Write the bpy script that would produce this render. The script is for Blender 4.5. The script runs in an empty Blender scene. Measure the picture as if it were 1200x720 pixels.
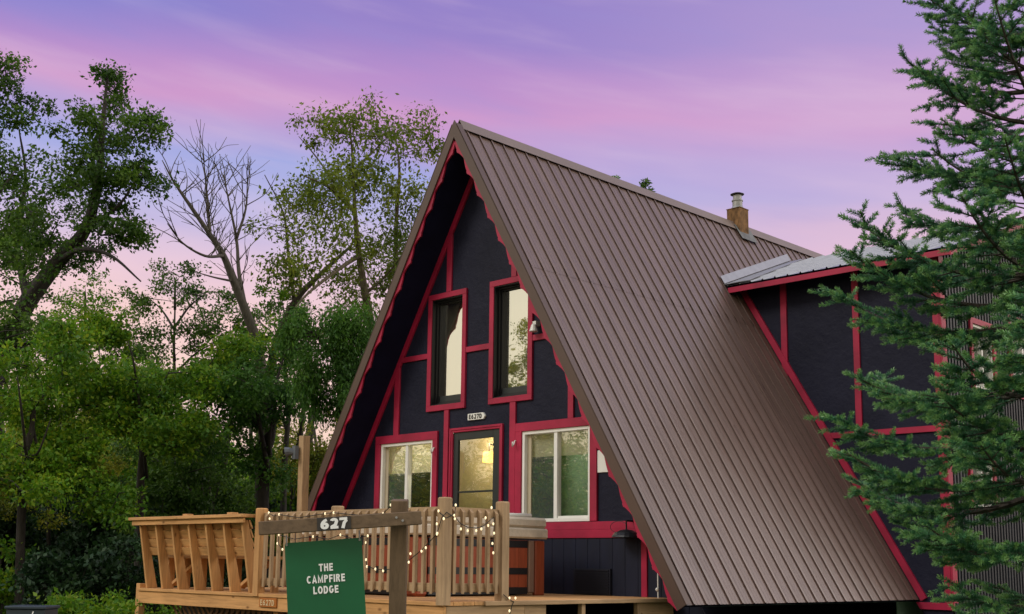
import bpy, math, random
import numpy as np
from mathutils import Vector

S = bpy.context.scene
COL = S.collection
rng = np.random.default_rng(11)
random.seed(11)

# ------------------------------------------------------------------ camera
CX, CY, CZ = 11.905, -11.5596, 1.0
YAW, PITCH, ROLL = -0.78605, 0.15717, 0.0142
FPX, PX0, PY0 = 1395.29, 579.6, 440.38          # in pixels of the 1200 x 720 photograph
F_ = np.array([math.sin(YAW)*math.cos(PITCH), math.cos(YAW)*math.cos(PITCH), math.sin(PITCH)])
R0 = np.array([math.cos(YAW), -math.sin(YAW), 0.0])
U0 = np.cross(R0, F_)
R_ = R0*math.cos(ROLL) + U0*math.sin(ROLL)
U_ = -R0*math.sin(ROLL) + U0*math.cos(ROLL)
CAMP = np.array([CX, CY, CZ])
cam = bpy.data.cameras.new('camera')
cam.lens = FPX/1200*36.0
cam.sensor_width = 36.0
cam.shift_x = (600-PX0)/1200
cam.shift_y = (PY0-360)/1200
cam.clip_start = 0.1
cam.clip_end = 3000
camo = bpy.data.objects.new('camera', cam)
COL.objects.link(camo)
from mathutils import Matrix
camo.matrix_world = Matrix(((R_[0], U_[0], -F_[0], CX), (R_[1], U_[1], -F_[1], CY), (R_[2], U_[2], -F_[2], CZ), (0, 0, 0, 1)))
S.camera = camo


def ray(px, py):
    return F_ + R_*(px-PX0)/FPX - U_*(py-PY0)/FPX


def dep(px, py, d):
    """where the photograph's pixel lies at distance d along the view"""
    return CAMP + ray(px, py)*d


def at(px, py, ax, val):
    """where the pixel meets the plane axis = val"""
    d = ray(px, py)
    return CAMP + d*(val-CAMP[ax])/d[ax]


# ------------------------------------------------------------------ world and sun
def srgb(r, g, b):
    f = lambda c: (c/255)/12.92 if c/255 <= .04045 else ((c/255+.055)/1.055)**2.4
    return (f(r), f(g), f(b), 1.0)


SUN_DIR = Vector((-0.30, -0.78, 0.62)).normalized()
SUN_EL = math.asin(SUN_DIR.z)
SUN_AZ = math.atan2(SUN_DIR.x, SUN_DIR.y)
W = bpy.data.worlds.new('World')
S.world = W
W.use_nodes = True
nt = W.node_tree
nt.nodes.clear()


def N(t, **kw):
    n = nt.nodes.new(t)
    for k, v in kw.items():
        setattr(n, k, v)
    return n


def wmath(op, a, b=None, clamp=False):
    n = N('ShaderNodeMath', operation=op, use_clamp=clamp)
    for i, v in enumerate((a, b)):
        if v is None:
            continue
        if isinstance(v, (int, float)):
            n.inputs[i].default_value = v
        else:
            nt.links.new(v, n.inputs[i])
    return n.outputs[0]


def wdot(vec, d):
    n = N('ShaderNodeVectorMath', operation='DOT_PRODUCT')
    nt.links.new(vec, n.inputs[0])
    n.inputs[1].default_value = d
    return n.outputs['Value']


tc = N('ShaderNodeTexCoord')
gen = tc.outputs['Generated']
fwd = wdot(gen, (math.sin(YAW), math.cos(YAW), 0))
lat = wdot(gen, (math.cos(YAW), -math.sin(YAW), 0))
zz = wdot(gen, (0, 0, 1))
# streaky clouds: noise on the direction, squashed vertically and tilted
cmb = N('ShaderNodeCombineXYZ')
tilt = wmath('ADD', zz, wmath('MULTIPLY', lat, 0.16))
nt.links.new(wmath('MULTIPLY', lat, 2.2), cmb.inputs[0])
nt.links.new(wmath('MULTIPLY', fwd, 2.2), cmb.inputs[1])
nt.links.new(wmath('MULTIPLY', tilt, 13.0), cmb.inputs[2])
ns = N('ShaderNodeTexNoise')
ns.inputs['Scale'].default_value = 1.0
ns.inputs['Detail'].default_value = 4.0
ns.inputs['Roughness'].default_value = 0.5
nt.links.new(cmb.outputs[0], ns.inputs['Vector'])
nz = wmath('SUBTRACT', ns.outputs['Fac'], 0.5)
s_ = wmath('ADD', wmath('ADD', zz, wmath('MULTIPLY', lat, 0.05)), wmath('MULTIPLY', nz, 0.07))
ramp = N('ShaderNodeValToRGB')
SKY = [(0.00, (252, 216, 190)), (0.13, (250, 214, 200)), (0.18, (248, 208, 204)), (0.225, (232, 200, 216)), (0.27, (188, 184, 226)), (0.305, (160, 168, 224)),
       (0.33, (182, 162, 214)), (0.358, (206, 152, 202)), (0.385, (186, 142, 202)), (0.42, (152, 130, 200)), (0.49, (132, 122, 198)), (0.60, (128, 122, 200))]
el = ramp.color_ramp.elements
while len(el) < len(SKY):
    el.new(0.5)
for e, (p, c) in zip(el, SKY):
    e.position = p
    e.color = srgb(*c)
nt.links.new(s_, ramp.inputs['Fac'])
# opposite half of the sky: pale warm cloud
back = N('ShaderNodeValToRGB')
BK = [(0.0, (246, 226, 190)), (0.3, (244, 234, 208)), (0.7, (226, 230, 240)), (1.0, (214, 220, 240))]
e2 = back.color_ramp.elements
while len(e2) < len(BK):
    e2.new(0.5)
for e, (p, c) in zip(e2, BK):
    e.position = p
    e.color = srgb(*c)
nt.links.new(zz, back.inputs['Fac'])
bsc = N('ShaderNodeVectorMath', operation='SCALE')
nt.links.new(back.outputs[0], bsc.inputs[0])
bsc.inputs['Scale'].default_value = 1.16
def wsmooth(v, a, b, interp='SMOOTHSTEP'):
    n = N('ShaderNodeMapRange', interpolation_type=interp)
    nt.links.new(v, n.inputs[0])
    n.inputs[1].default_value = a
    n.inputs[2].default_value = b
    return n.outputs[0]


def wmix(f, a, b):
    n = N('ShaderNodeMix', data_type='RGBA')
    nt.links.new(f, n.inputs['Factor'])
    nt.links.new(a, n.inputs['A'])
    if isinstance(b, tuple):
        n.inputs['B'].default_value = b
    else:
        nt.links.new(b, n.inputs['B'])
    return n.outputs['Result']


# rosier towards the horizon on the right, with soft pale clouds
wob = wmath('ADD', zz, wmath('MULTIPLY', nz, .10))
ros = wmath('MULTIPLY', wsmooth(lat, -.06, .20), wmath('SUBTRACT', 1.0, wsmooth(wob, .225, .325)))
skyc = wmix(wmath('MULTIPLY', ros, .85), ramp.outputs[0], srgb(250, 194, 194))
pale = wmath('MULTIPLY', wsmooth(lat, -.05, .35), .42)
skyc = wmix(pale, skyc, srgb(212, 182, 218))
cm2 = N('ShaderNodeCombineXYZ')
nt.links.new(wmath('MULTIPLY', lat, 5.0), cm2.inputs[0])
nt.links.new(wmath('MULTIPLY', fwd, 5.0), cm2.inputs[1])
nt.links.new(wmath('MULTIPLY', tilt, 34.0), cm2.inputs[2])
n2 = N('ShaderNodeTexNoise')
n2.inputs['Scale'].default_value = 1.0
n2.inputs['Detail'].default_value = 5.0
nt.links.new(cm2.outputs[0], n2.inputs['Vector'])
skyc = wmix(wmath('MULTIPLY', wsmooth(n2.outputs['Fac'], .46, .80), .30), skyc, srgb(230, 200, 222))
skyc = wmix(wmath('MULTIPLY', wsmooth(n2.outputs['Fac'], .50, .22), .25), skyc, srgb(150, 146, 212))
blu = wmath('MULTIPLY', wsmooth(lat, -.08, -.36), wsmooth(zz, .375, .43))
skyc = wmix(wmath('MULTIPLY', blu, .6), skyc, srgb(112, 128, 208))
fr = N('ShaderNodeMapRange', interpolation_type='SMOOTHSTEP')
nt.links.new(fwd, fr.inputs[0])
fr.inputs[1].default_value = 0.10
fr.inputs[2].default_value = 0.62
mx = N('ShaderNodeMix', data_type='RGBA')
nt.links.new(fr.outputs[0], mx.inputs['Factor'])
nt.links.new(bsc.outputs[0], mx.inputs['A'])
nt.links.new(skyc, mx.inputs['B'])
# bright sky patch added out of view to put a sheen on the roof
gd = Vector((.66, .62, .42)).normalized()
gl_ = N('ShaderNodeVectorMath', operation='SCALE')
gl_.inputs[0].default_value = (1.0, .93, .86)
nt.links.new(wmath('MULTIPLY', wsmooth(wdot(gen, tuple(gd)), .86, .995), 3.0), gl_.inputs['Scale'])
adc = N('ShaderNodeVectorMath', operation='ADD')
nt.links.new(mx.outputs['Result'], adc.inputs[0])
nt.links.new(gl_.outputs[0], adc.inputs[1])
sky = N('ShaderNodeTexSky', sky_type='NISHITA', sun_disc=False)
sky.sun_elevation = SUN_EL
sky.sun_rotation = SUN_AZ
sky.dust_density = 2.0
bg1 = N('ShaderNodeBackground')
bg1.inputs['Strength'].default_value = 0.006
nt.links.new(sky.outputs[0], bg1.inputs['Color'])
bg2 = N('ShaderNodeBackground')
bg2.inputs['Strength'].default_value = 1.0
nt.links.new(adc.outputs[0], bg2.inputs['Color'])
ad = N('ShaderNodeAddShader')
nt.links.new(bg1.outputs[0], ad.inputs[0])
nt.links.new(bg2.outputs[0], ad.inputs[1])
wo = N('ShaderNodeOutputWorld')
nt.links.new(ad.outputs[0], wo.inputs['Surface'])

sl = bpy.data.lights.new('sun', 'SUN')
sl.energy = 1.2
sl.angle = math.radians(18)
sl.color = (1.0, 0.95, 0.88)
so = bpy.data.objects.new('sun', sl)
COL.objects.link(so)
so.rotation_euler = SUN_DIR.to_track_quat('Z', 'Y').to_euler()
S.view_settings.view_transform = 'Standard'
S.view_settings.look = 'None'
S.view_settings.exposure = 0.0
S.view_settings.gamma = 1.0


# ------------------------------------------------------------------ materials
def quad_y(mb, x0, x1, y, z0, z1):
    return mb.add([(x0, y, z0), (x1, y, z0), (x1, y, z1), (x0, y, z1)], [(0, 1, 2, 3)])


class Mat:
    def __init__(self, name):
        self.m = bpy.data.materials.new(name)
        self.m.use_nodes = True
        self.t = self.m.node_tree
        self.b = self.t.nodes['Principled BSDF']
        self.out = self.t.nodes['Material Output']

    def n(self, t, **kw):
        x = self.t.nodes.new(t)
        for k, v in kw.items():
            setattr(x, k, v)
        return x

    def l(self, a, b):
        self.t.links.new(a, b)

    def set(self, **kw):
        for k, v in kw.items():
            self.b.inputs[k.replace('_', ' ')].default_value = v
        return self

    def coords(self, scale=(1, 1, 1), kind='Object'):
        c = self.n('ShaderNodeTexCoord')
        mp = self.n('ShaderNodeMapping')
        mp.inputs['Scale'].default_value = scale
        self.l(c.outputs[kind], mp.inputs['Vector'])
        return mp.outputs[0]

    def noise(self, vec, scale=5, detail=4, rough=.55):
        x = self.n('ShaderNodeTexNoise')
        x.inputs['Scale'].default_value = scale
        x.inputs['Detail'].default_value = detail
        x.inputs['Roughness'].default_value = rough
        self.l(vec, x.inputs['Vector'])
        return x.outputs['Fac']

    def ramp(self, fac, stops):
        r = self.n('ShaderNodeValToRGB')
        e = r.color_ramp.elements
        while len(e) < len(stops):
            e.new(.5)
        for x, (p, c) in zip(e, stops):
            x.position = p
            x.color = tuple(c)[:3] + (1,)
        self.l(fac, r.inputs['Fac'])
        return r.outputs[0]

    def bump(self, fac, strength=.3, dist=.01):
        b = self.n('ShaderNodeBump')
        b.inputs['Strength'].default_value = strength
        b.inputs['Distance'].default_value = dist
        self.l(fac, b.inputs['Height'])
        self.l(b.outputs[0], self.b.inputs['Normal'])


def mul(c, k):
    return tuple(x*k for x in c[:3])


def paint(name, c, rough=.5, var=.18, scale=3.0, bump=.15, spec=.4, metallic=0.0, stretch=(1, 1, 1)):
    M = Mat(name)
    v = M.coords(stretch)
    f = M.noise(v, scale, 6, .6)
    M.l(M.ramp(f, [(.3, mul(c, 1-var)), (.7, mul(c, 1+var))]), M.b.inputs['Base Color'])
    M.set(Roughness=rough, Metallic=metallic)
    M.b.inputs['Specular IOR Level'].default_value = spec
    if bump:
        M.bump(M.noise(v, scale*12, 4), bump, .004)
    return M.m


def wood(name, c, axis, dark=.5, gray=0.0):
    """sawn timber: grain streaks along one axis, with scattered knots and per-piece tone"""
    M = Mat(name)
    st = [14, 14, 14]
    st[axis] = 0.9
    v = M.coords(st)
    f = M.noise(v, 2.2, 6, .65)
    col = M.ramp(f, [(.25, mul(c, dark)), (.5, c), (.78, mul(c, 1.28))])
    ks = [5.5, 5.5, 5.5]
    ks[axis] = 2.6
    kv = M.coords(ks)
    vo = M.n('ShaderNodeTexVoronoi')
    vo.inputs['Scale'].default_value = 1.15
    M.l(kv, vo.inputs['Vector'])
    kn = M.ramp(vo.outputs['Distance'], [(.04, (.22, .16, .12)), (.13, (1, 1, 1))])
    m1 = M.n('ShaderNodeMix', data_type='RGBA', blend_type='MULTIPLY')
    m1.inputs['Factor'].default_value = .8
    M.l(col, m1.inputs['A'])
    M.l(kn, m1.inputs['B'])
    geo = M.n('ShaderNodeNewGeometry')
    tone = M.ramp(geo.outputs['Random Per Island'], [(0, (.78, .78, .80)), (.5, (1, .98, .95)), (1, (1.12, 1.08, 1.0))])
    m2 = M.n('ShaderNodeMix', data_type='RGBA', blend_type='MULTIPLY')
    m2.inputs['Factor'].default_value = 1
    M.l(m1.outputs['Result'], m2.inputs['A'])
    M.l(tone, m2.inputs['B'])
    bl = M.noise(M.coords((1, 1, 1)), 1.6, 4)
    m3 = M.n('ShaderNodeMix', data_type='RGBA', blend_type='MULTIPLY')
    m3.inputs['Factor'].default_value = .7
    M.l(m2.outputs['Result'], m3.inputs['A'])
    M.l(M.ramp(bl, [(.3, (.62, .60, .58)), (.65, (1, 1, 1))]), m3.inputs['B'])
    M.l(m3.outputs['Result'], M.b.inputs['Base Color'])
    M.set(Roughness=.72)
    M.b.inputs['Specular IOR Level'].default_value = .25
    M.bump(f, .35, .006)
    return M.m


def leafmat(name, c1, c2, trans=.35, c3=None):
    M = Mat(name)
    geo = M.n('ShaderNodeNewGeometry')
    st = [(0, c1), (1, c2)] if c3 is None else [(0, c1), (.6, c2), (1, c3)]
    col = M.ramp(geo.outputs['Random Per Island'], st)
    v = M.coords((1, 1, 1))
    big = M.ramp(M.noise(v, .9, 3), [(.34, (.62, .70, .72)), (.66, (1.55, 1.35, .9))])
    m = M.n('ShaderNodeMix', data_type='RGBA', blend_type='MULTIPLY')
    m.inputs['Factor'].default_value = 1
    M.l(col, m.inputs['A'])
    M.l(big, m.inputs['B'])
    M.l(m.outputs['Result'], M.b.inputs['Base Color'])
    M.set(Roughness=.55)
    M.b.inputs['Specular IOR Level'].default_value = .35
    tr = M.n('ShaderNodeBsdfTranslucent')
    M.l(m.outputs['Result'], tr.inputs['Color'])
    ms = M.n('ShaderNodeMixShader')
    ms.inputs[0].default_value = trans
    M.l(M.b.outputs[0], ms.inputs[1])
    M.l(tr.outputs[0], ms.inputs[2])
    M.l(ms.outputs[0], M.out.inputs['Surface'])
    return M.m


def bark(name, c):
    M = Mat(name)
    v = M.coords((6, 6, 1.6))
    f = M.noise(v, 3, 6, .7)
    M.l(M.ramp(f, [(.3, mul(c, .5)), (.7, mul(c, 1.4))]), M.b.inputs['Base Color'])
    M.set(Roughness=.9)
    M.bump(f, .8, .03)
    return M.m


def glass(name, tint, refl, rough=.015):
    """window glass: partly mirrors the sky, partly lets the room show"""
    M = Mat(name)
    tr = M.n('ShaderNodeBsdfTransparent')
    tr.inputs['Color'].default_value = tint + (1,)
    gl = M.n('ShaderNodeBsdfGlossy')
    gl.inputs['Roughness'].default_value = rough
    gl.inputs['Color'].default_value = (.96, .97, .93, 1)
    b = M.n('ShaderNodeBump')
    b.inputs['Strength'].default_value = .05
    b.inputs['Distance'].default_value = .02
    M.l(M.noise(M.coords((1, 1, 1)), 2.5, 1), b.inputs['Height'])
    M.l(b.outputs[0], gl.inputs['Normal'])
    ms = M.n('ShaderNodeMixShader')
    ms.inputs[0].default_value = refl
    M.l(tr.outputs[0], ms.inputs[1])
    M.l(gl.outputs[0], ms.inputs[2])
    M.l(ms.outputs[0], M.out.inputs['Surface'])
    return M.m


def emit(name, c, s):
    M = Mat(name)
    M.b.inputs['Base Color'].default_value = c + (1,)
    M.b.inputs['Emission Color'].default_value = c + (1,)
    M.b.inputs['Emission Strength'].default_value = s
    return M.m


RED = (.32, .010, .042)
M_red = paint('red_paint', RED, .5, .30, 1.7, .25, .35)
M_navy = Mat('navy_stucco')
_v = M_navy.coords()
_f = M_navy.noise(_v, 1.3, 5)
M_navy.l(M_navy.ramp(_f, [(.3, (.0050, .0055, .016)), (.7, (.0110, .0115, .027))]), M_navy.b.inputs['Base Color'])
M_navy.set(Roughness=.62)
M_navy.b.inputs['Specular IOR Level'].default_value = .2
M_navy.bump(M_navy.noise(_v, 7, 6, .7), .55, .03)
M_navy = M_navy.m
M_soffit = paint('dark_soffit_paint', (.008, .008, .026), .8, .2, 3, .1, .1)
M_siding = paint('navy_siding_paint', (.006, .008, .021), .6, .25, 2, .2, .3, stretch=(6, 6, 1))
M_corr = paint('charcoal_metal_siding', (.015, .017, .023), .5, .2, 2, .05, .4)
M_brown = paint('brown_metal_trim', (.082, .048, .035), .45, .1, 1.5, .03, .4)
# the ribbed brown roof: clean coated steel with faint streaks down the slope
_m = Mat('brown_roof_steel')
_v = _m.coords((.18, 4.0, .30))
_f = _m.noise(_v, 2.0, 6, .6)
_m.l(_m.ramp(_f, [(.3, (.102, .061, .049)), (.7, (.156, .098, .081))]), _m.b.inputs['Base Color'])
_m.l(_m.ramp(_m.noise(_m.coords((.6, 6, .9)), 2, 5), [(.3, (.27, .27, .27)), (.7, (.42, .42, .42))]), _m.b.inputs['Roughness'])
_m.b.inputs['Specular IOR Level'].default_value = .65
_m.bump(_m.noise(_m.coords((.35, 2.2, .5)), 1.8, 2), .22, .02)
M_roof = _m.m
M_galv = paint('galvanised_steel', (.30, .31, .325), .42, .12, 5, .05, .5, .35)
M_pipe = paint('grey_flue_metal', (.27, .265, .255), .5, .3, 9, .1, .5, .3)
M_rust = paint('rusty_chimney_cladding', (.16, .085, .035), .8, .6, 9, .4, .2, stretch=(2, 2, 1))
M_black = paint('black_metal', (.008, .008, .01), .45, .1, 3, 0)
M_white = paint('white_vinyl', (.74, .73, .68), .4, .05, 3, 0)
M_blind = Mat('cream_blind')
M_blind.set(Roughness=.8)
M_blind.b.inputs['Base Color'].default_value = (.84, .80, .64, 1)
_t = M_blind.n('ShaderNodeBsdfTranslucent')
_t.inputs['Color'].default_value = (.84, .80, .64, 1)
_x = M_blind.n('ShaderNodeMixShader')
_x.inputs[0].default_value = .5
M_blind.l(M_blind.b.outputs[0], _x.inputs[1])
M_blind.l(_t.outputs[0], _x.inputs[2])
M_blind.l(_x.outputs[0], M_blind.out.inputs['Surface'])
M_blind = M_blind.m
M_door = paint('charcoal_door_paint', (.022, .026, .026), .4, .1, 3, .03)
M_room = paint('room_wall', (.22, .34, .27), .9, .2, 2, 0)
M_screen = Mat('insect_screen')
M_screen.set(Roughness=.9)
M_screen.b.inputs['Base Color'].default_value = (.10, .115, .125, 1)
M_screen.b.inputs['Alpha'].default_value = .82
M_screen = M_screen.m
G_up = glass('upper_window_glass', (.92, .92, .86), .66)
G_lo = glass('lower_window_glass', (.95, .97, .92), .36)
G_door = glass('door_glass', (.96, .94, .84), .24)
WB = (.56, .305, .125)       # fresh cedar of the bench
WR = (.39, .265, .155)       # greyer treated rails
WS = (.155, .108, .07)       # weathered sign timber
M_wb = [wood('bench_cedar_%s' % 'xyz'[i], WB, i, .62) for i in range(3)]
M_wr = [wood('rail_timber_%s' % 'xyz'[i], WR, i, .62) for i in range(3)]
M_ws = [wood('weathered_timber_%s' % 'xyz'[i], WS, i, .6) for i in range(3)]
M_green = paint('green_sign_panel', (.003, .092, .032), .5, .2, 2, .02, .4)
M_txt = paint('white_sign_lettering', (.82, .82, .80), .5, .03, 3, 0)
M_dark = paint('dark_number_plate', (.035, .03, .026), .6, .1, 3, 0)
M_plq = wood('plaque_wood', (.40, .14, .03), 0, .7)
M_plt = paint('pale_carved_numerals', (.62, .45, .25), .6, .1, 3, 0)
M_tub = paint('red_cedar_panel', (.25, .052, .020), .5, .22, 2, .15, .35, stretch=(9, 9, 1))
M_tubt = paint('taupe_corner_trim', (.20, .12, .085), .5, .1, 3, 0)
M_cover = paint('tan_vinyl_cover', (.54, .46, .36), .6, .25, 4, .5, .3)
M_cord = paint('dark_green_cord', (.012, .014, .01), .6, .1, 3, 0)
M_bulb = emit('warm_bulb_glow', (1.0, .82, .50), 1.0)
M_lamp = emit('yellow_lamp_glow', (1.0, .62, .16), 2.2)
M_slate = paint('slate_blue_box_paint', (.022, .034, .045), .4, .15, 4, .03)
M_bark = bark('grey_brown_bark', (.060, .048, .036))
M_barkd = bark('dark_bark', (.028, .022, .017))
M_barkl = bark('pale_dead_bark', (.072, .060, .042))
M_barko = bark('olive_bark', (.10, .08, .045))
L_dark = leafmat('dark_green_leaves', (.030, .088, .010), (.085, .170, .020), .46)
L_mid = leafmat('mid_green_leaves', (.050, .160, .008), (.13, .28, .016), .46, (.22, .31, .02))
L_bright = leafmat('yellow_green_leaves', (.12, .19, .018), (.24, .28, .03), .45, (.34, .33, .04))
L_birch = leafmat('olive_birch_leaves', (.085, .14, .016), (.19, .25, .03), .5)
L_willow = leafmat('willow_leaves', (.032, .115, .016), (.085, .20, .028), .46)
L_black = leafmat('shadowy_cedar_leaves', (.012, .036, .012), (.024, .066, .020), .25)  # dark cedar green, with the shade under the trees put into the colour


# ------------------------------------------------------------------ mesh helpers
class MB:
    def __init__(self):
        self.v = []
        self.f = []

    def add(self, verts, faces):
        o = len(self.v)
        self.v += [tuple(map(float, p)) for p in verts]
        self.f += [tuple(i+o for i in f) for f in faces]
        return self

    def box(self, x0, x1, y0, y1, z0, z1):
        x0, x1 = min(x0, x1), max(x0, x1)
        y0, y1 = min(y0, y1), max(y0, y1)
        z0, z1 = min(z0, z1), max(z0, z1)
        return self.add([(x0, y0, z0), (x1, y0, z0), (x1, y1, z0), (x0, y1, z0), (x0, y0, z1), (x1, y0, z1), (x1, y1, z1), (x0, y1, z1)],
                        [(0, 3, 2, 1), (4, 5, 6, 7), (0, 1, 5, 4), (1, 2, 6, 5), (2, 3, 7, 6), (3, 0, 4, 7)])

    def prism(self, poly, d):
        """planar polygon (3-D points) pushed along the vector d"""
        n = len(poly)
        a = [np.array(p, float) for p in poly]
        b = [p+np.array(d, float) for p in a]
        return self.add(a+b, [tuple(range(n))[::-1], tuple(range(n, 2*n))] + [(i, (i+1) % n, n+(i+1) % n, n+i) for i in range(n)])

    def beam(self, p, q, w, h, up=(0, 0, 1)):
        p, q = np.array(p, float), np.array(q, float)
        d = q-p
        d /= np.linalg.norm(d)
        s = np.cross(d, np.array(up, float))
        s /= np.linalg.norm(s)
        u = np.cross(s, d)
        s = s*w/2
        u = u*h/2
        return self.add([p-s-u, p+s-u, p+s+u, p-s+u, q-s-u, q+s-u, q+s+u, q-s+u],
                        [(0, 3, 2, 1), (4, 5, 6, 7), (0, 1, 5, 4), (1, 2, 6, 5), (2, 3, 7, 6), (3, 0, 4, 7)])

    def tube(self, pts, rad, n=6, cap=True):
        P = [np.array(p, float) for p in pts]
        if not hasattr(rad, '__len__'):
            rad = [rad]*len(P)
        ring = []
        ref = np.array((0.31, 0.17, 0.93))
        for i, p in enumerate(P):
            d = P[min(i+1, len(P)-1)]-P[max(i-1, 0)]
            d = d/(np.linalg.norm(d)+1e-9)
            s = np.cross(d, ref)
            if np.linalg.norm(s) < .1:
                s = np.cross(d, np.array((1., 0, 0)))
            s /= np.linalg.norm(s)
            t = np.cross(d, s)
            ring.append([p+rad[i]*(s*math.cos(a)+t*math.sin(a)) for a in np.linspace(0, 2*math.pi, n, endpoint=False)])
        vs = [p for r in ring for p in r]
        fs = []
        for i in range(len(P)-1):
            for k in range(n):
                fs.append((i*n+k, i*n+(k+1) % n, (i+1)*n+(k+1) % n, (i+1)*n+k))
        if cap:
            fs.append(tuple(range(n))[::-1])
            fs.append(tuple((len(P)-1)*n+k for k in range(n)))
        return self.add(vs, fs)

    def lathe(self, c, prof, n=16):
        """profile of (radius, height) turned about the vertical through c"""
        c = np.array(c, float)
        vs = [c+np.array((r*math.cos(a), r*math.sin(a), z)) for r, z in prof for a in np.linspace(0, 2*math.pi, n, endpoint=False)]
        fs = []
        for i in range(len(prof)-1):
            for k in range(n):
                fs.append((i*n+k, i*n+(k+1) % n, (i+1)*n+(k+1) % n, (i+1)*n+k))
        fs.append(tuple(range(n))[::-1])
        fs.append(tuple((len(prof)-1)*n+k for k in range(n)))
        return self.add(vs, fs)

    def build(self, name, mat, parent=None, bevel=0, smooth=False, origin=None):
        me = bpy.data.meshes.new(name)
        v = np.array(self.v)
        o = bpy.data.objects.new(name, me)
        off = np.zeros(3)
        if parent is not None:
            o.parent = parent
            off = np.array(parent_world(parent))
        elif origin is not None:
            off = np.array(origin, float)
            o.location = origin
        me.from_pydata([tuple(p) for p in (v-off)], [], self.f)
        me.materials.append(mat)
        me.validate()
        me.update()
        if smooth:
            me.polygons.foreach_set('use_smooth', [True]*len(me.polygons))
        COL.objects.link(o)
        if bevel:
            b = o.modifiers.new('bevel', 'BEVEL')
            b.width = bevel
            b.segments = 1
            b.limit_method = 'ANGLE'
        return o


def parent_world(o):
    p = Vector((0, 0, 0))
    while o is not None:
        p = p+o.location
        o = o.parent
    return p


def tag(o, label=None, cat=None, group=None, kind=None):
    for k, v in (('label', label), ('category', cat), ('group', group), ('kind', kind)):
        if v:
            o[k] = v
    return o


def thing(name, loc, label, cat, group=None):
    o = bpy.data.objects.new(name, None)
    o.empty_display_size = .2
    o.location = tuple(map(float, loc))
    COL.objects.link(o)
    return tag(o, label, cat, group)


def raw_mesh(name, verts, faces4, mat, parent=None, smooth=False):
    """fast mesh from numpy arrays (n x 3) and (m x k)"""
    k = faces4.shape[1]
    me = bpy.data.meshes.new(name)
    off = np.array(parent_world(parent)) if parent is not None else np.zeros(3)
    v = (verts-off).astype(np.float32)
    me.vertices.add(len(v))
    me.vertices.foreach_set('co', v.ravel())
    me.loops.add(faces4.size)
    me.loops.foreach_set('vertex_index', faces4.astype(np.int32).ravel())
    me.polygons.add(len(faces4))
    me.polygons.foreach_set('loop_start', np.arange(0, faces4.size, k, dtype=np.int32))
    me.update(calc_edges=True)
    me.materials.append(mat)
    if smooth:
        me.polygons.foreach_set('use_smooth', np.ones(len(faces4), bool))
    o = bpy.data.objects.new(name, me)
    if parent is not None:
        o.parent = parent
    COL.objects.link(o)
    return o


def _arc(cx, cy, rx, ry, a0, a1, n=10):
    return [(cx+rx*math.cos(math.radians(a)), cy+ry*math.sin(math.radians(a))) for a in np.linspace(a0, a1, n)]


# capitals and figures as stroke paths in a box of width w and height 1: (w, [paths])
def glyph(ch, t):
    h = t/2
    o = 1-h
    G = {
        'T': (.62, [[(.0, o), (.62, o)], [(.31, o-h), (.31, 0)]]),
        'H': (.64, [[(h, 0), (h, 1)], [(.64-h, 0), (.64-h, 1)], [(t, .52), (.64-t, .52)]]),
        'E': (.56, [[(h, 0), (h, 1)], [(t, o), (.56, o)], [(t, .52), (.53, .52)], [(t, h), (.56, h)]]),
        'F': (.54, [[(h, 0), (h, 1)], [(t, o), (.54, o)], [(t, .50), (.50, .50)]]),
        'I': (.20, [[(.10, 0), (.10, 1)]]),
        'L': (.54, [[(h, 0), (h, 1)], [(t, h), (.54, h)]]),
        'A': (.70, [[(h*.8, 0), (.35, 1-t*.3), (.70-h*.8, 0)], [(.17, .28), (.53, .28)]]),
        'M': (.80, [[(h, 0), (h, 1-t*.3), (.40, .16), (.80-h, 1-t*.3), (.80-h, 0)]]),
        'C': (.66, [_arc(.35, .5, .35-h, .5-h, 48, 312, 22)]),
        'G': (.70, [_arc(.35, .5, .35-h, .5-h, 48, 330, 22)+[(.35+(.35-h)*.94, .46)], [(.40, .46), (.35+(.35-h)*.94+h, .46)]]),
        'O': (.72, [_arc(.36, .5, .36-h, .5-h, 90, 450, 30)]),
        'D': (.66, [[(h, 0), (h, 1)], [(t, o), (.30, o)]+_arc(.30, .5, .36-h, .5-h, 88, -88, 14)+[(.30, h), (t, h)]]),
        'P': (.60, [[(h, 0), (h, 1)], [(t, o), (.32, o)]+_arc(.32, .72, .28-h, .28-h, 88, -88, 10)+[(.32, .44+h), (t, .44+h)]]),
        'R': (.64, [[(h, 0), (h, 1)], [(t, o), (.32, o)]+_arc(.32, .73, .28-h, .27-h, 88, -88, 10)+[(.32, .46+h), (t, .46+h)], [(.34, .44), (.64-h*.9, 0)]]),
        '6': (.64, [_arc(.32, .32, .32-h, .32-h, 90, 450, 26), _arc(.62, .36, .62-h, .64-h, 176, 104, 12)]),
        '2': (.62, [_arc(.31, .69, .31-h, .31-h, 165, -20, 14)+[(.40, .36), (.10, h+t*.25)], [(.02, h), (.62, h)]]),
        '7': (.60, [[(.0, o), (.60, o)], [(.54, o-h), (.36, .52), (.24, 0)]]),
    }
    return G[ch]


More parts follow.
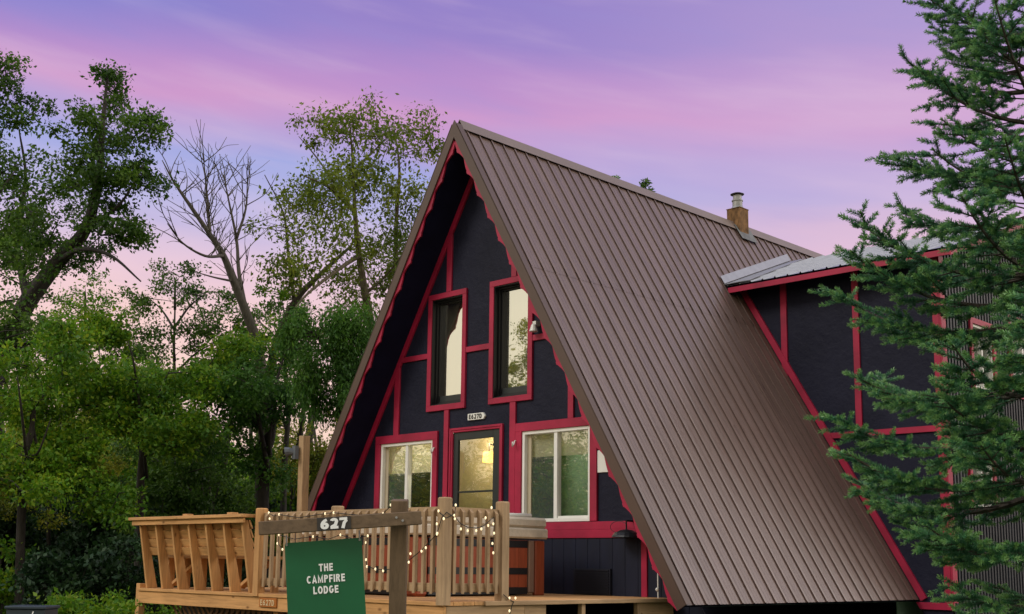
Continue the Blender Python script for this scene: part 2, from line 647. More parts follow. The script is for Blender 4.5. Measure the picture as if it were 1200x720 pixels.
def text(name, s, mat, parent, origin, ex, ey, size, thick=.2, extrude=.002, sx=1.0, gap=.16):
    """block lettering cut as thin solids: ex, ey are the unit axes of the writing plane"""
    ex, ey = np.array(ex, float), np.array(ey, float)
    ez = np.cross(ex, ey)
    gl = [glyph(c, thick) for c in s]
    total = sum(g[0] for g in gl)+gap*(len(s)-1)
    mb = MB()
    x = -total/2
    lay = 0
    for w, paths in gl:
        for path in paths:
            P = [np.array(p, float) for p in path]
            closed = np.linalg.norm(P[0]-P[-1]) < 1e-6
            L, Rr = [], []
            n = len(P)
            for k in range(n):
                a = P[k]-P[k-1] if k > 0 else (P[-1]-P[-2] if closed else P[1]-P[0])
                b = P[k+1]-P[k] if k < n-1 else (P[1]-P[0] if closed else P[-1]-P[-2])
                a = a/np.linalg.norm(a)
                b = b/np.linalg.norm(b)
                na, nb = np.array((-a[1], a[0])), np.array((-b[1], b[0]))
                m_ = na+nb
                m_ /= np.linalg.norm(m_)
                q = min(1/max(m_@na, .3), 1.9)*thick/2
                L.append(P[k]+m_*q)
                Rr.append(P[k]-m_*q)
            lay += 1
            z = extrude+lay % 7*.00012
            V = []
            for zz_ in (0, z):
                for p in L+Rr:
                    V.append(np.array(origin, float)+ex*((p[0]+x)*size*sx)+ey*((p[1]-.5)*size)+ez*zz_)
            F = []
            for k in range(n-1):
                F += [(2*n+n+k, 2*n+n+k+1, 2*n+k+1, 2*n+k), (k, k+1, 2*n+k+1, 2*n+k), (n+k+1, n+k, 3*n+k, 3*n+k+1)]
            if not closed:
                F += [(0, 2*n, 3*n, n), (n-1, n+n-1, 3*n+n-1, 2*n+n-1)]
            mb.add(V, F)
        x += w+gap
    return mb.build(name, mat, parent)


# ------------------------------------------------------------------ ground
GZ = -0.6
m = Mat('grass_ground')
_v = m.coords((1, 1, 1))
_c = m.ramp(m.noise(_v, .35, 8, .7), [(.3, (.016, .030, .010)), (.55, (.030, .055, .014)), (.75, (.060, .060, .025))])
m.l(_c, m.b.inputs['Base Color'])
m.set(Roughness=.95)
m.bump(m.noise(_v, 9, 6), .9, .06)
g = MB()
nx = np.linspace(-500, 500, 61)
g.add([(x*(abs(x)/500)**1.0+0, y*(abs(y)/500)**1.0, GZ) for y in nx for x in nx],
      [(j*61+i, j*61+i+1, (j+1)*61+i+1, (j+1)*61+i) for j in range(60) for i in range(60)])
tag(g.build('ground', m.m), kind='structure')

# ------------------------------------------------------------------ the cabin
H, T = 7.203, 0.58957           # ridge height, half width per metre down
OV = 0.539                      # overhang of the roof in front of the gable
HW = H-0.281                    # apex of the wall
YB = 11.0                       # back of the house
EZ = 0.58                       # right eave
NA = np.array((1, 0, T))/math.hypot(1, T)     # outward normal of the right slope
SA = np.array((T, 0, -1))/math.hypot(1, T)    # down the right slope
cabin = thing('a_frame_cabin', (0, 0, GZ), 'tall navy A-frame cabin with brown ribbed metal roof, red trim and a side wing', 'cabin')


def clip(poly, a, b, c):
    """keep the part of a 2-D polygon with a*x + b*z <= c"""
    out = []
    for i, p in enumerate(poly):
        q = poly[(i+1) % len(poly)]
        dp, dq = a*p[0]+b*p[1]-c, a*q[0]+b*q[1]-c
        if dp <= 0:
            out.append(p)
        if (dp < 0 < dq) or (dq < 0 < dp):
            t = dp/(dp-dq)
            out.append((p[0]+t*(q[0]-p[0]), p[1]+t*(q[1]-p[1])))
    return out


UPL, UPR = (-0.965, -0.315, 3.27, 4.845), (0.325, 0.985, 3.27, 4.855)     # openings x0 x1 z0 z1
LOL, LOR = (-2.075, -0.895, 1.555, 2.775), (0.885, 2.09, 1.555, 2.77)
DR = (-0.475, 0.465, 0.66, 2.845)
OPEN = [UPL, UPR, LOL, LOR, DR]


def wall_with_holes(mb, Y, opens, zmin, hw):
    xs = sorted(set([-4.6, 4.6]+[v for o in opens for v in o[:2]]))
    zs = sorted(set([zmin, hw]+[v for o in opens for v in o[2:]]))
    for i in range(len(xs)-1):
        for j in range(len(zs)-1):
            x0, x1, z0, z1 = xs[i], xs[i+1], zs[j], zs[j+1]
            cx, cz = (x0+x1)/2, (z0+z1)/2
            if any(o[0] < cx < o[1] and o[2] < cz < o[3] for o in opens):
                continue
            p = clip(clip([(x0, z0), (x1, z0), (x1, z1), (x0, z1)], 1, T, hw*T), -1, T, hw*T)
            if len(p) > 2:
                mb.add([(x, Y, z) for x, z in p], [tuple(range(len(p)))])


gw = MB()
wall_with_holes(gw, 0, OPEN, GZ, HW)
gw.build('gable_wall', M_navy, cabin)
bw = MB()
wall_with_holes(bw, YB-.3, [], GZ, HW)
bw.build('back_wall', M_navy, cabin)
MB().box(-3.75, 3.75, .02, YB-.4, .55, .63).build('floor', M_room, cabin)
rm = MB()
rm.box(-2.15, 2.15, 2.5, 2.6, .63, 3.0)
rm.box(-.9, .9, 2.5, 2.6, 3.05, 5.2)
rm.box(-2.15, 2.15, .12, 2.5, 3.0, 3.05)
rm.build('room_partition', M_room, cabin)
hl = MB()
hl.box(-2.2, -.78, 1.62, 1.66, .64, 2.98)
hl.build('hall_wall', paint('warm_hall_wall', (.40, .32, .18), .85, .25, 1.6, .05), cabin)


def roof_sheet(sign, s0, s1, lift, y0=-OV, y1=YB):
    """ribbed steel sheet on one slope from s0 to s1 metres below the ridge (along the slope)"""
    na = np.array((sign*NA[0], 0, NA[2]))
    sa = np.array((sign*SA[0], 0, SA[2]))
    prof = [(y0, 0.0)]
    y = -0.366
    PIT = .2425
    while y < y1-.05:
        # snap-lock rib: the lip stands over a narrow dark gap on its front side
        prof += [(y-.004, 0), (y-.004, .013), (y-.014, .013), (y-.014, .019), (y+.008, .021), (y+.024, 0)]
        for q in (.36, .64):
            prof += [(y+PIT*q-.014, 0), (y+PIT*q-.006, .003), (y+PIT*q+.006, .003), (y+PIT*q+.014, 0)]
        y += PIT
    prof = [p for p in prof if p[0] <= y1]+[(y1, 0)]
    vs = []
    for s in (s0, s1):
        for (yy, h) in prof:
            vs.append(np.array((0, yy, H))+sa*s+na*(h+lift))
    n = len(prof)
    fs = [(i, i+1, n+i+1, n+i) if sign < 0 else (i, n+i, n+i+1, i+1) for i in range(n-1)]
    return vs, fs


LEN = (H-EZ)*math.hypot(1, T)
LAP = (H-4.93)*math.hypot(1, T)
for sign in (1, -1):
    rp = MB()
    rp.add(*roof_sheet(sign, .02, LAP+.03, .005))
    rp.add(*roof_sheet(sign, LAP-.10, LEN, .002))
    rp.build('roof_panel', M_roof, cabin)
    # dark boarded slab under the steel
    na = np.array((sign*NA[0], 0, NA[2]))
    sa = np.array((sign*SA[0], 0, SA[2]))
    up = np.array((0, 0, H))
    sf = MB()
    p0 = up-np.array((0, 0, .012))
    p1 = up+sa*(LEN-.05)-na*.006
    p2 = p1-na*.135
    p3 = np.array((0, 0, HW-.001))
    sf.prism([p+np.array((0, -OV+.05, 0)) for p in (p0, p1, p2, p3)], (0, YB+OV-.1, 0))
    sf.build('soffit', M_soffit, cabin)
    # brown rake trim on the front edge
    fa = MB()
    q0 = up+np.array((0, 0, .045))
    q1 = up+sa*(LEN+.01)+na*.03
    q2 = q1-na*.135
    w = .135/NA[0]
    q3 = up+np.array((0, 0, .045-.165/NA[2]*1.0))
    q3 = np.array((0, 0, q2[2]-(q2[0]/SA[0]*sign and (abs(q2[0])/SA[0])*SA[2])))
    fa.prism([p+np.array((0, -OV-.02, 0)) for p in (q0, q1, q2, q3)], (0, .022, 0))
    # the trim wraps over the first strip of roof
    a0 = up+na*.034+sa*.03
    a1 = up+na*.034+sa*(LEN+.01)
    fa.prism([p+np.array((0, -OV-.02, 0)) for p in (a0, a1, a1+na*.006, a0+na*.006)], (0, .10, 0))
    fa.build('rake_trim', M_brown, cabin)
    # scalloped red bargeboard hanging below the trim
    edge = []
    PER, n_ = .42, 0
    s = .16
    while s < LEN-.3:
        for u, d in ((0, .028), (.12, .042), (.25, .058), (.38, .070), (.50, .074), (.505, .085), (.57, .088), (.60, .092), (.605, .082), (.70, .064), (.82, .044), (.93, .032)):
            edge.append((s+u*PER, d))
        s += PER
    bg = MB()
    top = .065
    for k in range(len(edge)-1):
        (sA, dA), (sB, dB) = edge[k], edge[k+1]
        quad = [up+sa*sA-na*top, up+sa*sB-na*top, up+sa*sB-na*(.095+dB), up+sa*sA-na*(.095+dA)]
        bg.prism([p+np.array((0, -OV+.004, 0)) for p in quad], (0, .025, 0))
    bg.build('scalloped_bargeboard', M_red, cabin)

rc = MB()
for sign in (1, -1):
    na = np.array((sign*NA[0], 0, NA[2]))
    sa = np.array((sign*SA[0], 0, SA[2]))
    b = np.array((0, 0, H))+na*.036
    c0 = np.array((0, 0, H+.036/NA[2]))
    rc.prism([p+np.array((0, -OV+.08, 0)) for p in (c0, b+sa*.125, b+sa*.125+na*.006, c0+np.array((0, 0, .006/NA[2])))], (0, YB+OV-.1, 0))
rc.build('ridge_cap', paint('taupe_ridge_cap', (.165, .12, .10), .45, .1, 1, .02, .5), cabin)

# red timbers on the gable, each a board of its own
def halfx(z):
    return (HW-z)*T


def board(x0, x1, z0, z1, y=-.028, mat=M_red, name='trim_board', y1=0.004):
    p = clip(clip([(x0, z0), (x1, z0), (x1, z1), (x0, z1)], 1, T, HW*T), -1, T, HW*T)
    mb = MB()
    mb.prism([(x, y, z) for x, z in p], (0, y1-y, 0))
    return mb.build(name, mat, cabin, bevel=.003)


for sgn in (-1, 1):     # boards running up the roof line
    q = []
    a = np.array((0, 0, HW))
    sa = np.array((sgn*SA[0], 0, SA[2]))
    na = np.array((sgn*NA[0], 0, NA[2]))
    mb = MB()
    s1 = 6.9
    w = .088
    mb.prism([p+np.array((0, -.034, 0)) for p in (a-np.array((0, 0, .003)), a+sa*s1, a+sa*s1-na*w, np.array((0, 0, HW-w/NA[2])))], (0, .036, 0))
    mb.build('trim_board', M_red, cabin, bevel=.003)
board(-.67, -.565, 4.93, 6.3)
board(.655, .755, 4.94, 6.3)
board(-2.0, -1.05, 3.98, 4.06)
board(-.235, .24, 3.98, 4.06)
board(1.07, 2.0, 3.99, 4.07)
board(-.665, -.57, 1.55, 3.186)
board(.655, .765, 1.55, 3.19)
board(-1.785, -1.67, 2.892, 3.98)
board(1.71, 1.805, 2.886, 4.2)
board(-3.6, -2.19, 1.45, 1.55, -.026)
board(-3.6, -.55, 1.344, 1.448, -.034)
board(.54, 3.6, 1.344, 1.448, -.034)
board(.773, 3.4, 1.4485, 1.548, -.030)
board(2.906, 2.99, .637, 1.343, -.034)
# lower siding with vertical grooves
sd = MB()
x = -3.55
while x < 2.90:
    x1 = min(x+.2, 2.904)
    sd.box(x, x1-.006, -.018, .002, GZ+.4, 1.342)
    x += .2
sd.build('skirt_siding', M_siding, cabin)
sk = MB()
x = 2.992
while x < 4.1:
    p = clip([(x, GZ), (x+.19, GZ), (x+.19, 1.342), (x, 1.342)], 1, T, HW*T)
    if len(p) > 2:
        sk.prism([(a, -.012, b) for a, b in p], (0, .011, 0))
    x += .2
sk.build('skirt_siding', M_siding, cabin)


def zb_lo(kind):
    return kind[1][0]


def window(o, trim, kind):
    x0, x1, z0, z1 = o
    X0, X1, Z0, Z1 = trim
    tr = MB()
    y = -.036
    tr.box(X0, X1, y, .004, z1, Z1)
    if Z0 < z0-.01:
        tr.box(X0, X1, y, .004, Z0, z0)
    tr.box(X0, x0, y+.001, .004, z0, z1)
    tr.box(x1, X1, y+.001, .004, z0, z1)
    if kind == 'up':
        dp = .125
        fr = MB()
        for a in ((x0, x0+.012, z0, z1), (x1-.012, x1, z0, z1)):
            fr.box(a[0], a[1], -.02, dp+.03, a[2], a[3])
        fr.box(x0+.012, x1-.012, -.02, dp+.03, z1-.012, z1)
        fr.box(x0+.012, x1-.012, -.02, dp+.03, z0, z0+.012)
        # stepped dark sash
        for k, (ins, yy) in enumerate(((.034, .05), (.052, .09))):
            fr.box(x0+.012, x0+ins, yy, dp+.02, z0+.012, z1-.012)
            fr.box(x1-ins, x1-.012, yy, dp+.02, z0+.012, z1-.012)
            fr.box(x0+ins, x1-ins, yy, dp+.02, z1-ins, z1-.012)
            fr.box(x0+ins, x1-ins, yy, dp+.02, z0+.012, z0+ins+.015*k)
        w = fr.build('window', M_black, cabin)
        tr.build('trim', M_red, w, bevel=.003)
        quad_y(MB(), x0+.052, x1-.052, dp, z0+.067, z1-.052).build('pane', G_up, w)
        quad_y(MB(), x0+.02, x1-.02, dp+.10, z0+.02, z1-.02).build('pane_backing', M_blind, w)  # pale sheet added behind the glass to lighten its dark part
        sil = MB()
        sil.box(x0+.053, x1-.053, dp-.018, dp-.004, z0+.068, z0+.15)
        sil.build('sash_rail', M_door, w)
    else:
        fr = MB()
        dp = .06
        t_ = .045
        fr.box(x0, x0+t_, -.012, dp+.03, z0, z1)
        fr.box(x1-t_, x1, -.012, dp+.03, z0, z1)
        fr.box(x0+t_, x1-t_, -.012, dp+.03, z1-t_, z1)
        fr.box(x0+t_, x1-t_, -.012, dp+.03, z0, z0+t_)
        xm = (x0+x1)/2-.01
        fr.box(xm-.03, xm+.03, .0, dp+.02, z0+t_, z1-t_)
        # sash of the sliding half
        fr.box(xm+.03, x1-t_, .015, dp+.02, z0+t_, z0+t_+.03)
        fr.box(x1-t_-.025, x1-t_, .015, dp+.02, z0+t_+.03, z1-t_)
        w = fr.build('window', M_white, cabin, bevel=.003)
        tr.build('trim', M_red, w, bevel=.003)
        quad_y(MB(), x0+t_, xm-.03, dp, z0+t_, z1-t_).build('pane', G_lo, w)
        quad_y(MB(), xm+.03, x1-t_-.025, dp-.015, z0+t_+.03, z1-t_).build('pane', G_lo, w)
        quad_y(MB(), x0+t_+.07, xm-.03, .070, z0+t_, zb_lo(kind)).build('insect_screen', M_screen, w)
        fr2 = MB()
        fr2.box(x0+t_, x0+t_+.07, .046, .056, z0+t_, z1-t_)
        fr2.build('screen_edge', paint('beige_screen_edge', (.42, .36, .25), .6, .05, 3, 0), w)
        zb = kind[1]
        bl = MB()
        bl.box(x0+.04, xm-.01, .10, .104, zb[0], z1-.02)
        bl.box(xm+.01, x1-.04, .10, .104, zb[1], z1-.02)
        bl.box(x0+.04, xm-.01, .096, .108, zb[0]-.02, zb[0])
        bl.box(xm+.01, x1-.04, .096, .108, zb[1]-.02, zb[1])
        bl.build('blind', M_blind, w)
    return w


window(UPL, (-1.05, -.235, 3.187, 4.927), 'up')
window(UPR, (.24, 1.07, 3.19, 4.937), 'up')
window(LOL, (-2.188, -.793, 1.555, 2.895), ('lo', (2.32, 2.34)))
window(LOR, (.773, 2.205, 1.555, 2.885), ('lo', (2.42, 2.44)))

# front door
dm = MB()
dm.box(-.477, -.383, .0, .045, .66, 2.847)
dm.box(.318, .467, .0, .045, .66, 2.847)
dm.box(-.383, .318, .0, .045, 2.735, 2.847)
dm.box(-.383, .318, .0, .045, .66, 1.02)
dm.box(-.383, .318, .004, .041, 1.985, 2.01)
door = dm.build('front_door', M_door, cabin, bevel=.004)
tr = MB()
for w0, w1, y in ((.030, .062, -.036), (.0, .030, -.026)):
    tr.box(-.475-w1, -.475-w0, y, .004, .66, 2.845+w1)
    tr.box(.465+w0, .465+w1, y, .004, .66, 2.845+w1)
    tr.box(-.475-w0, .465+w0, y+.001, .004, 2.845+w0, 2.845+w1)
tr.build('trim', M_red, door, bevel=.003)
quad_y(quad_y(MB(), -.383, .318, .022, 1.02, 1.985), -.383, .318, .022, 2.01, 2.735).build('pane', G_door, door)
MB().box(.37, .40, -.05, .0, 1.52, 1.70).tube([(.385, -.05, 1.66), (.385, -.075, 1.64), (.385, -.075, 1.55), (.385, -.05, 1.53)], .008).build('handle', M_black, door)

# house number plate over the door
pl = MB()
pl.prism([(-.165, -.03, 3.0), (.145, -.03, 3.0), (.18, -.03, 3.045), (.145, -.03, 3.09), (-.165, -.03, 3.09)], (0, .028, 0))
pl = pl.build('number_plate', M_white, cabin)
text('numerals', 'E627D', M_dark, pl, (-.01, -.0325, 3.045), (1, 0, 0), (0, 0, 1), .066, .22, .0015, 1.05)

# two white hooks, white panel, flood lamp, barn lamp, grille
for hx, hz in ((-.84, 2.60), (.79, 2.60)):
    MB().tube([(hx, -.036, hz+.05), (hx, -.06, hz+.045), (hx-.005, -.07, hz), (hx+.0, -.10, hz-.03), (hx+.02, -.12, hz), (hx+.02, -.12, hz+.03)], .010).build('hook', M_white, cabin, smooth=True)
board(2.207, 2.55, 2.16, 2.44, -.02, M_white, 'wall_panel')
fl = MB()
fl.lathe((1.16, -.10, 4.10), [(.02, .10), (.035, .08), (.06, 0), (.058, -.004)], 12)
fl.box(1.13, 1.19, -.09, .0, 4.18, 4.24)
fl.build('flood_lamp', M_white, cabin, smooth=False)
p = at(734, 630, 1, -.16)
bl = MB()
bl.lathe((p[0], p[1], p[2]), [(.18, 0), (.172, .02), (.14, .055), (.08, .085), (.03, .095)], 18)
bl.tube([(p[0], p[1], p[2]+.09), (p[0], p[1], p[2]+.20), (p[0], -.01, p[2]+.20)], .013)
cir = [(p[0]-.16+.13*math.cos(a), p[1]+.05, p[2]+.13+.07*math.sin(a)) for a in np.linspace(.2, 5.4, 18)]
bl.tube(cir, .004, 5)
bl.build('barn_lamp', M_black, cabin)
gr = MB()
gr.box(1.84, 2.44, -.05, -.019, .645, .965)
for k in range(9):
    gr.box(1.86, 2.42, -.062, -.05, .665+k*.034, .680+k*.034)
gr.build('vent_grille', paint('dark_navy_grille', (.005, .006, .013), .6, .1, 3, 0), cabin)
# cable hanging at the right corner
p0, p1 = at(771, 683, 1, -.2), at(769, 722, 1, -.2)
MB().tube([p0+(0, 0, .2), p0, (p0+p1)/2+(.015, 0, 0), p1], .008, 6).lathe(at(770, 691, 1, -.21), [(.01, -.02), (.022, 0), (.01, .02)], 8).build('hanging_cable', M_white, cabin)

# chimney on the ridge
ch = MB()
ch.box(-.14, .14, 6.48, 6.76, H-.30, H+.33)
ch.box(-.15, .15, 6.47, 6.77, H+.33, H+.342)
chim = ch.build('chimney', M_rust, cabin)
fx = MB()
fx.lathe((0, 6.62, H+.342), [(.13, 0), (.11, .03), (.092, .06), (.092, .15), (.104, .155), (.104, .175), (.080, .18), (.080, .27)], 20)
fx.build('flue_pipe', M_pipe, chim, smooth=False)
MB().lathe((0, 6.62, H+.625), [(.125, 0), (.128, .008), (.08, .03), (.02, .04)], 20).tube([(.05, 6.62, H+.60), (.05, 6.62, H+.64)], .007).tube([(-.05, 6.62, H+.60), (-.05, 6.62, H+.64)], .007).build('flue_cap', paint('dark_flue_cap', (.07, .06, .055), .5, .1, 3, 0), chim)
fs = MB()
for sgn in (1, -1):
    na = np.array((sgn*NA[0], 0, NA[2]))
    sa = np.array((sgn*SA[0], 0, SA[2]))
    b = np.array((0, 0, H))+na*.05
    fs.prism([p+np.array((0, 6.42, 0)) for p in (b+sa*.02, b+sa*.36, b+sa*.36+na*.006, b+sa*.02+na*.006)], (0, .50, 0))
fs.build('flashing', paint('stained_grey_flashing', (.13, .135, .13), .6, .35, 7, .1, .4, .2), chim)

# ---- the side wing
WY, WX = 5.166, 4.40
EY, WEZ, RY, RZ = 4.766, 5.60, 7.93, 6.74
BY = 2*RY-EY
wg = MB()
poly = [(WX, GZ+.2), (WX, 5.66), (.92, 5.66), (3.98, GZ+.2)]
rx = lambda z: (H-z)*T
wg.prism([(rx(GZ+.2)-.05, WY, GZ+.2), (WX-.001, WY, GZ+.2), (WX-.001, WY, 5.65), (rx(5.65)-.05, WY, 5.65)], (0, .1, 0))
wg.build('wing_wall', M_navy, cabin)
sw = MB()
def ztop(y):
    return (WEZ+(RZ-WEZ)*(y-EY)/(RY-EY) if y < RY else WEZ+(RZ-WEZ)*(BY-y)/(RY-EY))-.10
y = WY+.13
WINS = [(5.95, 6.72, 1.93, 2.80), (7.66, 8.7, 3.85, 5.02), (6.2, 6.95, 3.75, 4.75)]
def strips(yy, y1, xo):
    zs = [(GZ+.1, None)]
    segs = [(GZ+.1, ztop((yy+y1)/2))]
    for a in WINS:
        if a[0]-.02 < (yy+y1)/2 < a[1]+.02:
            n = []
            for s0, s1 in segs:
                if s0 < a[2] < s1:
                    n += [(s0, a[2]), (a[3], s1)]
                else:
                    n.append((s0, s1))
            segs = n
    for s0, s1 in segs:
        sw.box(WX-.08, WX+xo, yy, y1, s0, s1)
k = 0
while y < BY-.5:
    strips(y, y+.075, .0)
    strips(y+.075, y+.105, .016)
    y += .105
sw.build('wing_side_wall', M_corr, cabin)
MB().box(WX-.9, WX-.85, WY+.1, BY-.5, GZ, 5.8).build('wing_room', M_room, cabin)
for (a, b, c, d) in WINS:
    fr = MB()
    e = .085
    for r in ((a-e, b+e, d, d+e), (a-e, b+e, c-e, c), (a-e, a, c, d), (b, b+e, c, d)):
        fr.box(WX+.002, WX+.045, r[0], r[1], r[2], r[3])
    wn = fr.build('wing_window', M_red, cabin)
    f2 = MB()
    for r in ((a, a+.04, c, d), (b-.04, b, c, d), (a+.04, b-.04, d-.04, d), (a+.04, b-.04, c, c+.04), ((a+b)/2-.02, (a+b)/2+.02, c+.04, d-.04)):
        f2.box(WX-.06, WX+.012, r[0], r[1], r[2], r[3])
    f2.build('sash', M_white, wn)
    MB().add([(WX-.05, a+.04, c+.04), (WX-.05, b-.04, c+.04), (WX-.05, b-.04, d-.04), (WX-.05, a+.04, d-.04)], [(0, 1, 2, 3)]).build('pane', G_lo, wn)


def wtrim(pts, dy=-.032):
    mb = MB()
    mb.prism([(x, WY+dy, z) for x, z in pts], (0, -dy-.001, 0))
    return mb.build('trim_board', M_red, cabin)


wtrim([(1.755, 5.60), (1.865, 5.60), (1.865, 4.2), (1.835, 4.2), (1.755, 4.2+.11/T)][:0] or [(1.755, 5.60), (1.86, 5.60), (1.86, rx(0) and (H-1.96/T)), (1.755, H-1.855/T)])
wtrim([(3.02, 5.60), (3.12, 5.60), (3.12, 3.09), (3.02, 3.09)])
wtrim([(2.52, 3.0), (4.30, 3.0), (4.30, 3.088), (2.47, 3.088)])
wtrim([(4.301, .55), (4.398, .55), (4.398, 5.60), (4.301, 5.60)], -.036)
MB().box(WX+.002, WX+.034, WY-.036, WY+.11, .55, 5.6).build('trim_board', M_red, cabin)
wtrim([(3.93, .45), (4.43, .45), (4.43, .548), (3.87, .548)], -.04)
# sloping board where the wing meets the roof: stands on the steel
o0, o1 = np.array((rx(5.55), WY, 5.55)), np.array((rx(.55), WY, .55))
mb = MB()
mb.prism([p+np.array((0, -.045, 0)) for p in (o0+NA*.028, o1+NA*.028, o1+NA*.125, o0+NA*.125)], (0, .044, 0))
mb.build('trim_board', M_red, cabin)
# wing roof: ribbed galvanised sheet, two slopes
XR = 4.80
wr = MB()
for (ya, za, yb, zb) in ((EY-.03, WEZ, RY, RZ), (BY+.03, WEZ, RY, RZ)):
    prof = []
    x = .32
    while x < XR-.03:
        prof += [(x, 0), (x+.19, 0), (x+.203, .022), (x+.217, .022), (x+.23, 0)]
        x += .23
    prof.append((XR, 0))
    n = len(prof)
    vs = [(px_, ya, za+h) for px_, h in prof]+[(px_, yb, zb+h) for px_, h in prof]
    wr.add(vs, [(i, i+1, n+i+1, n+i) for i in range(n-1)])
wr.build('wing_roof', M_galv, cabin)
wd = MB()
wd.prism([(.30, EY, WEZ-.02), (.30, RY, RZ-.02), (.30, BY, WEZ-.02), (.30, BY, WEZ-.10), (.30, RY, RZ-.10), (.30, EY, WEZ-.10)], (XR-.33, 0, 0))
wd.build('wing_soffit', M_soffit, cabin)
MB().box(rx(5.53)+.03, XR-.03, EY-.025, EY-.001, WEZ-.118, WEZ-.030).build('wing_fascia', M_red, cabin)
rk = MB()
rk.prism([(XR-.028, EY-.026, WEZ-.13), (XR-.028, RY, RZ-.13), (XR-.028, RY, RZ-.015), (XR-.028, EY-.026, WEZ-.015)], (.026, 0, 0))
rk.prism([(XR-.028, BY, WEZ-.13), (XR-.028, RY+.001, RZ-.13), (XR-.028, RY+.001, RZ-.015), (XR-.028, BY, WEZ-.015)], (.026, 0, 0))
rk.build('wing_fascia', M_red, cabin)
# smooth flashing in the valley
fm = MB()
za, zb = WEZ+.03, RZ+.025
A, B = np.array((rx(za), EY-.04, za)), np.array((rx(zb), RY+.02, zb))
A2, B2 = A+np.array((.50, 0, 0)), B+np.array((.30, 0, 0))
fm.prism([A, A2, B2, B], (0, -.002, .006))
fm.prism([A-SA*.16+NA*.04, A+NA*.04, B+NA*.04, B-SA*.16+NA*.04], tuple(NA*.005))
fm.prism([A+NA*.04, A2, A2+(0, 0, .005), A+NA*.045], (0, .003, 0))
fm.build('roof_flashing', M_galv, cabin)

# a lit lamp in the room, seen through the door glass
lp = at(573, 536, 1, 1.2)
tl = thing('wall_lamp', (lp[0], 1.2, lp[2]), 'small lit yellow lamp shade glowing behind the glass of the front door', 'lamp')
MB().lathe(lp, [(.10, -.08), (.085, .08)], 14).build('lamp_shade', M_lamp, tl)
pl_ = bpy.data.lights.new('lamp_light', 'POINT')
pl_.energy = 70
pl_.color = (1.0, .86, .64)
pl_.shadow_soft_size = .1
plo = bpy.data.objects.new('lamp_light', pl_)
COL.objects.link(plo)
plo.parent = tl
plo.location = (0, -.06, .24)
MB().tube([lp+(0, 0, .08), lp+(0, 0, .20), lp+(0, .40, .20)], .012).build('bracket', M_black, tl)

# ------------------------------------------------------------------ deck
ZD, YD, XD, XL = .637, -3.734, 3.417, -2.37
deck = thing('timber_deck', (.5, -1.9, GZ), 'raised timber deck with baluster railing and slanted bench back in front of the cabin', 'deck')
fb = MB()
y = YD-.015
while y < -.03:
    fb.box(XL-.02, XD+.015, y, min(y+.137, -.02), ZD-.038, ZD)
    y += .14
fb.build('floor_boards', M_wb[0], deck, bevel=.003)
MB().box(XL, XD, YD+.005, YD+.043, ZD-.19, ZD-.041).build('fascia_board', M_wb[0], deck, bevel=.003)
MB().box(XD-.04, XD, -2.60, YD+.046, ZD-.28, ZD-.041).build('fascia_board', M_wr[1], deck, bevel=.003)
MB().box(XL, XL+.038, -.03, YD+.046, ZD-.19, ZD-.041).build('fascia_board', M_wb[1], deck)
MB().box(XD+.002, XD+.04, -3.2, -.05, ZD-.040, ZD+.003).build('nosing_board', M_wr[1], deck, bevel=.003)
for yy in (-2.56, -1.68, -.72):
    MB().box(XD-.06, XD-.005, yy-.03, yy+.03, GZ, ZD-.041).build('support_post', M_wr[2], deck)
MB().box(XD-.05, XD-.02, -.68, -.06, ZD-.5, ZD-.041).build('side_panel', M_wr[1], deck)
MB().box(XD-.05, XD-.02, -2.52, -2.26, ZD-.5, ZD-.041).build('side_panel', M_wr[1], deck)
for xx, yy, zt in ((XL-.045, YD+.05, ZD+.055), (XL+2.9, YD+.15, ZD-.2), (XD-.2, YD+.15, ZD-.2)):
    MB().box(xx-.045, xx+.045, yy-.045, yy+.045, GZ, zt).build('support_post', M_wb[2], deck, bevel=.004)
lt = MB()
LZ0, LZ1 = GZ, ZD-.2
xx = XL+.6
k = 0
while xx < XD:
    for sg in (1, -1):
        a = np.array((xx, YD+.14+.01*sg, LZ1))
        b = np.array((xx+sg*(LZ1-LZ0), YD+.14+.01*sg, LZ0))
        if b[0] > XL+.45 and b[0] < XD:
            lt.beam(a, b, .036, .008, (0, 1, 0))
    xx += .11
lt.build('lattice', wood('lattice_wood', (.17, .09, .045), 2), deck)
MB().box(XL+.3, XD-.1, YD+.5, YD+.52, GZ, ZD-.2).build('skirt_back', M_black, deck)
# wooden plaque with carved number
pq = at(313, 706.5, 1, YD-.02)
pb = MB().box(pq[0]-.165, pq[0]+.165, YD-.017, YD+.004, pq[2]-.052, pq[2]+.052).build('number_plaque', M_plq, deck, bevel=.006)
text('numerals', 'E627D', M_plt, pb, (pq[0], YD-.019, pq[2]), (1, 0, 0), (0, 0, 1), .064, .19, .002, 1.05, .22)

# bench back: slanted studs, slats, cap
X0B, X1B = -2.28, .12
LEANY = -.15
st0, st1 = ZD, 1.49
def lean(z):
    return YD+.05+LEANY*(z-ZD)/(st1-ZD)
bench = MB().box(X0B-.13, X1B+.09, lean(1.51)-.09, lean(1.51)+.10, 1.492, 1.530).build('bench_back', M_wb[0], deck, bevel=.004)
for i in range(7):
    xx = X0B+.02+(X1B-X0B-.06)*i/6
    mb = MB()
    p = [(xx, lean(ZD)-.02, ZD+.001), (xx, lean(ZD)+.125, ZD+.001), (xx, lean(1.16)+.085, 1.16), (xx, lean(1.468)+.055, 1.468), (xx, lean(1.468)-.025, 1.468)]
    mb.prism(p, (.038, 0, 0))
    mb.build('back_stud', M_wb[2], bench, bevel=.003)
MB().box(X0B-.09, X1B+.07, lean(1.48)-.062, lean(1.48)-.026, 1.430, 1.4915).build('back_rail', M_wb[0], bench, bevel=.003)
